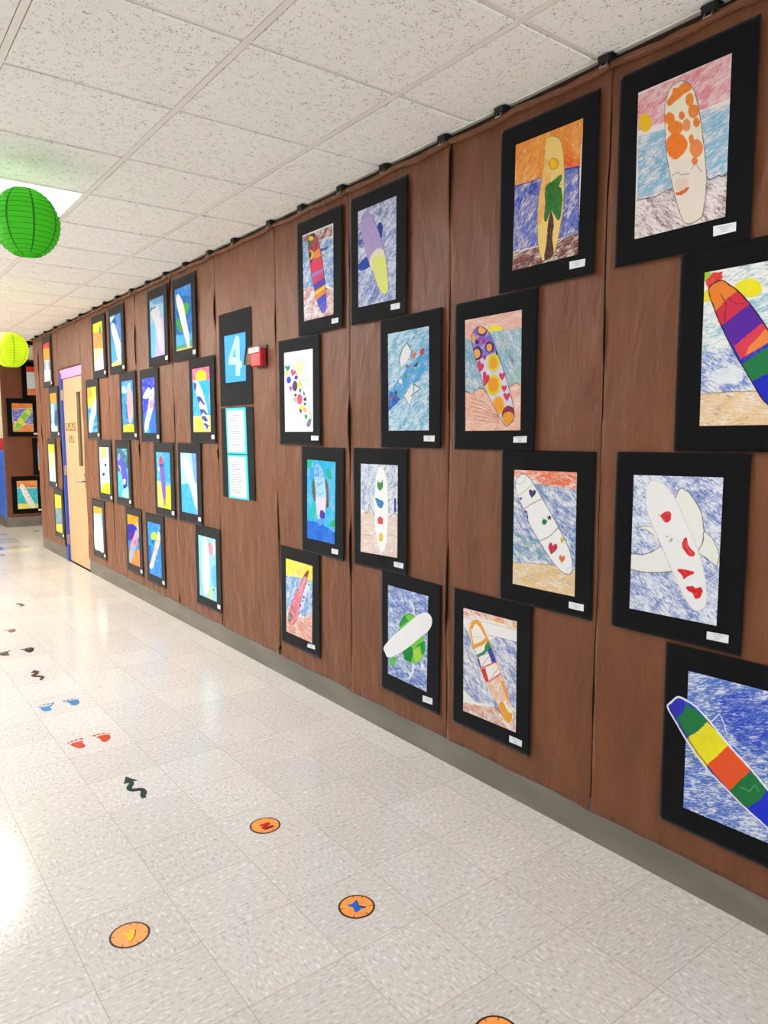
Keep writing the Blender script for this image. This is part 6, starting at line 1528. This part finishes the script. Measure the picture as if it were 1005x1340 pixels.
# ------------------------------------------------------------------ floor stickers
DEC = dict(D=[
 dict(n='left blue footprint sticker on the floor, beside its matching right foot', k='footprint_sticker', c='#1a86be', g=None,
  s=[[-1.338, 4.212], [-1.3263, 4.2234], [-1.3017, 4.2183], [-1.272, 4.2248], [-1.2857, 4.2011], [-1.293, 4.183], [-1.2905, 4.1544], [-1.309, 4.142], [-1.3258, 4.1497], [-1.3363, 4.1758]],
  t=[[[-1.3349, 4.2333], [-1.3365, 4.2295], [-1.3386, 4.228], [-1.3406, 4.2295], [-1.3417, 4.2334], [-1.3414, 4.2382], [-1.3399, 4.242], [-1.3377, 4.2434], [-1.3357, 4.2419], [-1.3347, 4.238]], [[-1.3238, 4.2418], [-1.3254, 4.238], [-1.3278, 4.2368], [-1.33, 4.2385], [-1.3313, 4.2425], [-1.3311, 4.2473], [-1.3295, 4.2511], [-1.3271, 4.2524], [-1.3249, 4.2507], [-1.3236, 4.2467]], [[-1.3027, 4.2533], [-1.3049, 4.2483], [-1.3087, 4.2458], [-1.3129, 4.2467], [-1.3156, 4.2507], [-1.316, 4.2563], [-1.3139, 4.2613], [-1.31, 4.2639], [-1.3058, 4.263], [-1.303, 4.259]], [[-1.2802, 4.2523], [-1.2827, 4.2464], [-1.2872, 4.2435], [-1.2919, 4.2445], [-1.295, 4.2492], [-1.2954, 4.2557], [-1.2929, 4.2616], [-1.2884, 4.2646], [-1.2837, 4.2636], [-1.2806, 4.2589]], [[-1.2571, 4.2456], [-1.2602, 4.2385], [-1.266, 4.234], [-1.2724, 4.2339], [-1.2768, 4.2382], [-1.2776, 4.2453], [-1.2746, 4.2525], [-1.2687, 4.257], [-1.2624, 4.2571], [-1.2579, 4.2527]]]),
 dict(n='right blue footprint sticker on the floor, the further of the blue pair', k='footprint_sticker', c='#1a86be', g=None,
  s=[[-1.2011, 4.2249], [-1.1744, 4.2311], [-1.1546, 4.2321], [-1.1388, 4.2166], [-1.139, 4.1814], [-1.1536, 4.1489], [-1.1769, 4.1425], [-1.1889, 4.1619], [-1.1899, 4.1973]],
  t=[[[-1.1963, 4.2389], [-1.1996, 4.2341], [-1.2052, 4.2339], [-1.2111, 4.2383], [-1.2149, 4.2457], [-1.2152, 4.2532], [-1.212, 4.258], [-1.2063, 4.2583], [-1.2005, 4.2538], [-1.1967, 4.2464]], [[-1.1752, 4.2502], [-1.1777, 4.2451], [-1.1823, 4.2426], [-1.1871, 4.2437], [-1.1904, 4.2478], [-1.1908, 4.2536], [-1.1882, 4.2587], [-1.1837, 4.2612], [-1.1788, 4.2601], [-1.1756, 4.2559]], [[-1.1557, 4.2473], [-1.1578, 4.2436], [-1.1612, 4.2429], [-1.1645, 4.2454], [-1.1665, 4.2502], [-1.1665, 4.2554], [-1.1643, 4.2591], [-1.161, 4.2598], [-1.1576, 4.2573], [-1.1556, 4.2525]], [[-1.1426, 4.2427], [-1.1442, 4.2398], [-1.1469, 4.2391], [-1.1494, 4.2411], [-1.1509, 4.2448], [-1.1508, 4.249], [-1.1492, 4.2519], [-1.1465, 4.2526], [-1.144, 4.2506], [-1.1425, 4.2469]], [[-1.1329, 4.2282], [-1.1347, 4.2244], [-1.1373, 4.223], [-1.1396, 4.2248], [-1.1408, 4.2289], [-1.1403, 4.2339], [-1.1385, 4.2378], [-1.136, 4.2391], [-1.1337, 4.2373], [-1.1325, 4.2332]]]),
 dict(n='left orange red footprint sticker on the floor in front of the blue pair', k='footprint_sticker', c='#dc4626', g=None,
  s=[[-1.3262, 3.6119], [-1.3101, 3.6259], [-1.2887, 3.6269], [-1.2665, 3.6221], [-1.2754, 3.5957], [-1.271, 3.561], [-1.2852, 3.5421], [-1.3046, 3.5478], [-1.3188, 3.574]],
  t=[[[-1.3247, 3.6421], [-1.3258, 3.6355], [-1.3286, 3.6295], [-1.3319, 3.6265], [-1.3345, 3.6274], [-1.3354, 3.6321], [-1.3343, 3.6387], [-1.3316, 3.6447], [-1.3283, 3.6478], [-1.3257, 3.6468]], [[-1.3041, 3.6511], [-1.3061, 3.647], [-1.31, 3.6442], [-1.3144, 3.6439], [-1.3175, 3.6461], [-1.3182, 3.6501], [-1.3163, 3.6543], [-1.3124, 3.6571], [-1.308, 3.6574], [-1.3048, 3.6551]], [[-1.2825, 3.6514], [-1.285, 3.6471], [-1.2895, 3.6453], [-1.2944, 3.6467], [-1.2977, 3.6507], [-1.2983, 3.6559], [-1.2959, 3.6602], [-1.2913, 3.6621], [-1.2864, 3.6607], [-1.2831, 3.6566]], [[-1.2572, 3.6501], [-1.26, 3.645], [-1.2653, 3.6424], [-1.2711, 3.6434], [-1.2751, 3.6476], [-1.2758, 3.6534], [-1.273, 3.6585], [-1.2677, 3.6611], [-1.2619, 3.6601], [-1.2579, 3.6559]]]),
 dict(n='right orange red footprint sticker on the floor in front of the blue pair', k='footprint_sticker', c='#dc4626', g=None,
  s=[[-1.2029, 3.6254], [-1.1784, 3.6343], [-1.1569, 3.632], [-1.1415, 3.6161], [-1.1448, 3.5883], [-1.1586, 3.5579], [-1.1859, 3.5465], [-1.194, 3.5713], [-1.1913, 3.5962]],
  t=[[[-1.1958, 3.6461], [-1.199, 3.6421], [-1.2045, 3.6422], [-1.2101, 3.6464], [-1.2137, 3.6532], [-1.214, 3.6599], [-1.2108, 3.664], [-1.2053, 3.6639], [-1.1997, 3.6596], [-1.196, 3.6528]], [[-1.1748, 3.655], [-1.1775, 3.6506], [-1.1822, 3.6487], [-1.1873, 3.6502], [-1.1906, 3.6543], [-1.1911, 3.6596], [-1.1884, 3.664], [-1.1837, 3.6658], [-1.1787, 3.6644], [-1.1753, 3.6603]], [[-1.1545, 3.6526], [-1.1569, 3.6494], [-1.1607, 3.6492], [-1.1646, 3.6522], [-1.167, 3.657], [-1.167, 3.662], [-1.1646, 3.6652], [-1.1608, 3.6654], [-1.1569, 3.6624], [-1.1545, 3.6575]], [[-1.1414, 3.644], [-1.1432, 3.6413], [-1.146, 3.6408], [-1.1487, 3.6429], [-1.1503, 3.6466], [-1.1502, 3.6507], [-1.1483, 3.6534], [-1.1455, 3.6539], [-1.1428, 3.6518], [-1.1412, 3.648]], [[-1.1342, 3.6273], [-1.1359, 3.6246], [-1.1385, 3.624], [-1.141, 3.6259], [-1.1424, 3.6295], [-1.1422, 3.6334], [-1.1405, 3.6362], [-1.1378, 3.6368], [-1.1353, 3.6349], [-1.1339, 3.6313]]]),
 dict(n='left dark grey paw-like footprint sticker near the left edge of the floor', k='pawprint_sticker', c='#4a4640', g=None,
  s=[[-1.3359, 5.4575], [-1.3124, 5.471], [-1.2749, 5.4741], [-1.2867, 5.4344], [-1.2824, 5.3888], [-1.3088, 5.3837], [-1.3321, 5.4069]],
  t=[[[-1.3146, 5.4726], [-1.317, 5.4677], [-1.3214, 5.4669], [-1.3261, 5.4705], [-1.3293, 5.4771], [-1.3298, 5.4841], [-1.3274, 5.489], [-1.323, 5.4898], [-1.3182, 5.4863], [-1.315, 5.4797]], [[-1.2969, 5.4793], [-1.2992, 5.4743], [-1.3034, 5.4733], [-1.3078, 5.4766], [-1.3107, 5.483], [-1.3111, 5.49], [-1.3087, 5.495], [-1.3045, 5.496], [-1.3002, 5.4927], [-1.2972, 5.4863]], [[-1.2783, 5.4877], [-1.2806, 5.4817], [-1.285, 5.4783], [-1.2899, 5.4787], [-1.2933, 5.4829], [-1.2939, 5.4891], [-1.2916, 5.495], [-1.2872, 5.4985], [-1.2823, 5.498], [-1.2789, 5.4939]], [[-1.2595, 5.4956], [-1.262, 5.4894], [-1.2668, 5.4854], [-1.2722, 5.4851], [-1.276, 5.4886], [-1.2769, 5.4946], [-1.2744, 5.5008], [-1.2696, 5.5049], [-1.2642, 5.5052], [-1.2604, 5.5017]]]),
 dict(n='right black paw-like footprint sticker beyond the maroon arrow', k='pawprint_sticker', c='#1c1c1c', g=None,
  s=[[-1.1843, 5.4578], [-1.1492, 5.4755], [-1.1242, 5.4566], [-1.1295, 5.4016], [-1.1641, 5.3671], [-1.1788, 5.4042]],
  t=[[[-1.1758, 5.469], [-1.1794, 5.4631], [-1.1858, 5.4626], [-1.1926, 5.4677], [-1.1972, 5.4766], [-1.1979, 5.4858], [-1.1944, 5.4918], [-1.188, 5.4923], [-1.1811, 5.4871], [-1.1765, 5.4782]], [[-1.155, 5.4853], [-1.1575, 5.4792], [-1.1622, 5.4758], [-1.1671, 5.4762], [-1.1705, 5.4804], [-1.1711, 5.4867], [-1.1686, 5.4928], [-1.164, 5.4962], [-1.159, 5.4958], [-1.1556, 5.4916]], [[-1.1384, 5.4852], [-1.1408, 5.48], [-1.1449, 5.4788], [-1.149, 5.4819], [-1.1516, 5.4882], [-1.1517, 5.4953], [-1.1492, 5.5005], [-1.1452, 5.5017], [-1.141, 5.4986], [-1.1384, 5.4923]], [[-1.124, 5.4833], [-1.1263, 5.478], [-1.1298, 5.4763], [-1.1333, 5.4789], [-1.1353, 5.4848], [-1.1352, 5.4917], [-1.1329, 5.497], [-1.1293, 5.4987], [-1.1259, 5.4961], [-1.1239, 5.4902]], [[-1.116, 5.4623], [-1.1182, 5.4569], [-1.1215, 5.455], [-1.1246, 5.4574], [-1.1263, 5.463], [-1.126, 5.4698], [-1.1239, 5.4752], [-1.1206, 5.4771], [-1.1175, 5.4748], [-1.1158, 5.4691]]]),
 dict(n='small brown footprint sticker on the floor beyond the black prints', k='footprint_sticker', c='#94645a', g=None,
  s=[[-1.1824, 6.0811], [-1.1478, 6.0904], [-1.1249, 6.0837], [-1.1285, 6.0367], [-1.1654, 5.9982], [-1.1774, 6.0386]],
  t=[[[-1.1778, 6.0882], [-1.1816, 6.0827], [-1.189, 6.0832], [-1.1972, 6.0895], [-1.2031, 6.0991], [-1.2044, 6.1084], [-1.2006, 6.1139], [-1.1932, 6.1134], [-1.1849, 6.1071], [-1.179, 6.0975]], [[-1.1541, 6.1059], [-1.1565, 6.1013], [-1.1607, 6.1007], [-1.1652, 6.1041], [-1.1683, 6.1103], [-1.1687, 6.1169], [-1.1663, 6.1215], [-1.1621, 6.1222], [-1.1576, 6.1187], [-1.1545, 6.1125]], [[-1.1366, 6.107], [-1.139, 6.1024], [-1.1433, 6.1018], [-1.1478, 6.1052], [-1.1508, 6.1114], [-1.1513, 6.1181], [-1.1489, 6.1226], [-1.1446, 6.1233], [-1.1401, 6.1199], [-1.137, 6.1136]], [[-1.1227, 6.1036], [-1.1248, 6.0989], [-1.1285, 6.0977], [-1.1323, 6.1006], [-1.1347, 6.1064], [-1.1349, 6.1128], [-1.1327, 6.1176], [-1.129, 6.1187], [-1.1253, 6.1158], [-1.1228, 6.1101]]]),
 dict(n='thin grey hook-shaped sticker on the shiny floor near the far left', k='hook_sticker', c='#55505a', g=None,
  s=[[-0.955, 7.0277], [-0.9133, 7.0151], [-0.8978, 6.9276], [-0.9224, 6.8812], [-0.9574, 6.871], [-0.936, 6.91], [-0.9258, 6.9395], [-0.9435, 6.9811]],
  t=[]),
 dict(n='dark green squiggly arrow sticker on the floor beyond the letter discs', k='arrow_sticker', c='#023a2e', g=None,
  s=[[-1.2188, 3.1192], [-1.2045, 3.0856], [-1.1877, 3.0497], [-1.1972, 3.0513], [-1.2078, 3.0551], [-1.2069, 3.0337], [-1.2193, 3.0157], [-1.2305, 2.9986], [-1.2284, 2.9876], [-1.2171, 2.983], [-1.2032, 2.978], [-1.1919, 2.9654], [-1.1877, 2.9475], [-1.1898, 2.9247], [-1.1984, 2.9072], [-1.2077, 2.8929], [-1.2081, 2.8805], [-1.2171, 2.8803], [-1.2246, 2.8803], [-1.2272, 2.895], [-1.2233, 2.9143], [-1.2134, 2.9361], [-1.2108, 2.9492], [-1.2159, 2.9556], [-1.2277, 2.9586], [-1.2408, 2.9653], [-1.25, 2.9801], [-1.253, 2.9989], [-1.2489, 3.0158], [-1.238, 3.0299], [-1.2258, 3.0438], [-1.2331, 3.0535], [-1.2481, 3.0511], [-1.2332, 3.0862]],
  t=[]),
 dict(n='dark maroon squiggly arrow sticker on the floor near the black footprints', k='arrow_sticker', c='#4a0f18', g=None,
  s=[[-1.2231, 4.9426], [-1.196, 4.8879], [-1.2101, 4.8841], [-1.2079, 4.8584], [-1.2218, 4.8356], [-1.2359, 4.8227], [-1.2176, 4.8065], [-1.2, 4.7815], [-1.1978, 4.7519], [-1.2136, 4.7226], [-1.2257, 4.7], [-1.2371, 4.7177], [-1.2299, 4.7418], [-1.219, 4.7587], [-1.2271, 4.7741], [-1.2491, 4.7908], [-1.2616, 4.8188], [-1.2605, 4.8414], [-1.241, 4.8596], [-1.2308, 4.8757], [-1.2544, 4.884]],
  t=[]),
 dict(n='tiny dark red sticker at the far left of the floor by the grey inlaid tiles', k='arrow_sticker', c='#8a1c24', g=None,
  s=[[-0.5707, 10.093], [-0.5456, 10.0738], [-0.5271, 10.0237], [-0.5614, 9.9785], [-0.5766, 10.0138]],
  t=[]),
 dict(n='tiny brown sticker on the floor before the far end wall', k='arrow_sticker', c='#6a4438', g=None,
  s=[[0.2547, 12.2647], [0.2952, 12.3086], [0.3172, 12.217], [0.2702, 12.1419]],
  t=[]),
], L={
 'z': [[[-0.9404, 2.3971], [-0.9277, 2.4029], [-0.8982, 2.4013], [-0.8964, 2.3861], [-0.918, 2.3717], [-0.8964, 2.3724], [-0.8939, 2.3603], [-0.9095, 2.3602], [-0.9357, 2.3598], [-0.9383, 2.3702], [-0.9385, 2.3821], [-0.9222, 2.3885], [-0.9372, 2.3923]], [[-0.9342, 2.3594], [-0.918, 2.3717], [-0.8964, 2.3724], [-0.8937, 2.3598], [-0.9106, 2.3583], [-0.9336, 2.3576]]],
 'x': [[[-0.9329, 1.8032], [-0.9187, 1.7981], [-0.8983, 1.8071], [-0.8969, 1.7988], [-0.9052, 1.7794], [-0.89, 1.7581], [-0.904, 1.7584], [-0.9089, 1.764], [-0.9145, 1.7585], [-0.9341, 1.7568], [-0.9319, 1.7675], [-0.9253, 1.7834], [-0.9332, 1.795]], [[-0.8983, 1.8071], [-0.8969, 1.7988], [-0.9052, 1.7794], [-0.89, 1.7581], [-0.9005, 1.7633], [-0.9095, 1.7757], [-0.9019, 1.7968]]],
 'y': [[[-1.5563, 2.1036], [-1.5429, 2.1043], [-1.5337, 2.0892], [-1.5262, 2.1055], [-1.5128, 2.1009], [-1.5144, 2.0869], [-1.5278, 2.0618], [-1.5378, 2.0534], [-1.5504, 2.055], [-1.5405, 2.0768], [-1.5459, 2.0876]], [[-1.5119, 2.0989], [-1.51, 2.0933], [-1.5194, 2.0716], [-1.5292, 2.0575], [-1.54, 2.0511], [-1.5488, 2.0532], [-1.539, 2.0543], [-1.5284, 2.0622], [-1.5181, 2.0815]]],
})
cm = {}
def fmat(c, f_=.72):
    if c not in cm: 
        cm[c] = mat('floor_vinyl_print', c, .35, .3); s_ = cm[c].node_tree.nodes['Principled BSDF'].inputs['Base Color']; s_.default_value = (*[v*f_ for v in s_.default_value[:3]], 1)
    return cm[c]
def cen(p_): return np.array(p_).mean(0)
for d in DEC['D']:
    c = cen(d['s']); kd = d['k']; catg = 'floor sticker'
    t = thing(kd, d['n'], catg, (c[0], c[1], 0), {'footprint_sticker': 'footprint stickers', 'pawprint_sticker': 'footprint stickers'}.get(kd))
    sp = cat(np.array(d['s'])-c, 4) if kd != 'arrow_sticker' or len(d['s']) < 6 else np.array(d['s'])-c
    MB().prism([tuple(q) for q in sp], .0002, .0009, FF).build('sole' if d['t'] else 'sticker', fmat(d['c']), t)
    for q in d['t']: MB().prism([tuple(v) for v in cat(np.array(q)-c, 2)], .0002, .0009, FF).build('toe', fmat(d['c']), t)
def disc(x, y, key, label, col, dark):
    t = thing('letter_disc', label, 'floor sticker', (x, y, 0), 'wooden log slice letter discs'); rs = np.random.RandomState(int(abs(x*1000+y*100)))
    n = 48; R_ = .0588
    ang = [2*math.pi*i/n for i in range(n)]
    MB().prism([(R_*(1+.02*(rs.rand()-.5))*math.cos(q), R_*(1+.02*(rs.rand()-.5))*math.sin(q)) for q in ang], .0002, .0008, FF).build('bark_rim', fmat('#4a2412', .8), t)
    mt = mat('orange_log_face', '#f29a45', .35, .5, vary=.1, vscale=30)
    face = MB().prism([(.0525*math.cos(q), .0525*math.sin(q)) for q in ang], .0008, .0011, FF).build('log_face', mt, t)
    k = MB()
    for q in (.5, 1.15, 2.5, 3.9, 4.75, 5.7):
        q += rs.rand()*.3; c_, s_ = math.cos(q), math.sin(q); L_ = .013+.006*rs.rand()
        k.prism([(.0535*c_-.0018*s_, .0535*s_+.0018*c_), ((.0535-L_)*c_, (.0535-L_)*s_), (.0535*c_+.0018*s_, .0535*s_-.0018*c_)], .0011, .0013, FF)
    k.build('cracks', fmat('#4a2412', .8), face)
    if key:
        A_, B_ = DEC['L'][key]
        MB().prism([(p_[0]-x, p_[1]-y) for p_ in A_], .0011, .0015, FF).build('letter', fmat(col, .9), t)
        MB().prism([(p_[0]-x, p_[1]-y) for p_ in B_], .0015, .0017, FF).build('letter_side', fmat(dark, .9), t)
disc(-.919, 2.3885, 'z', 'orange log slice disc with a red letter z', '#c01818', '#6a0c0c')
disc(-.9137, 1.7806, 'x', 'orange log slice disc with a blue letter x', '#1a6ad0', '#0c2a58')
disc(-1.5329, 2.0838, 'y', 'orange log slice disc with a yellow letter y', '#f6c41e', '#8a3e10')
disc(-.9157, 1.163, None, 'orange log slice disc cut off by the bottom edge of the photo', '#c01818', '#6a0c0c')
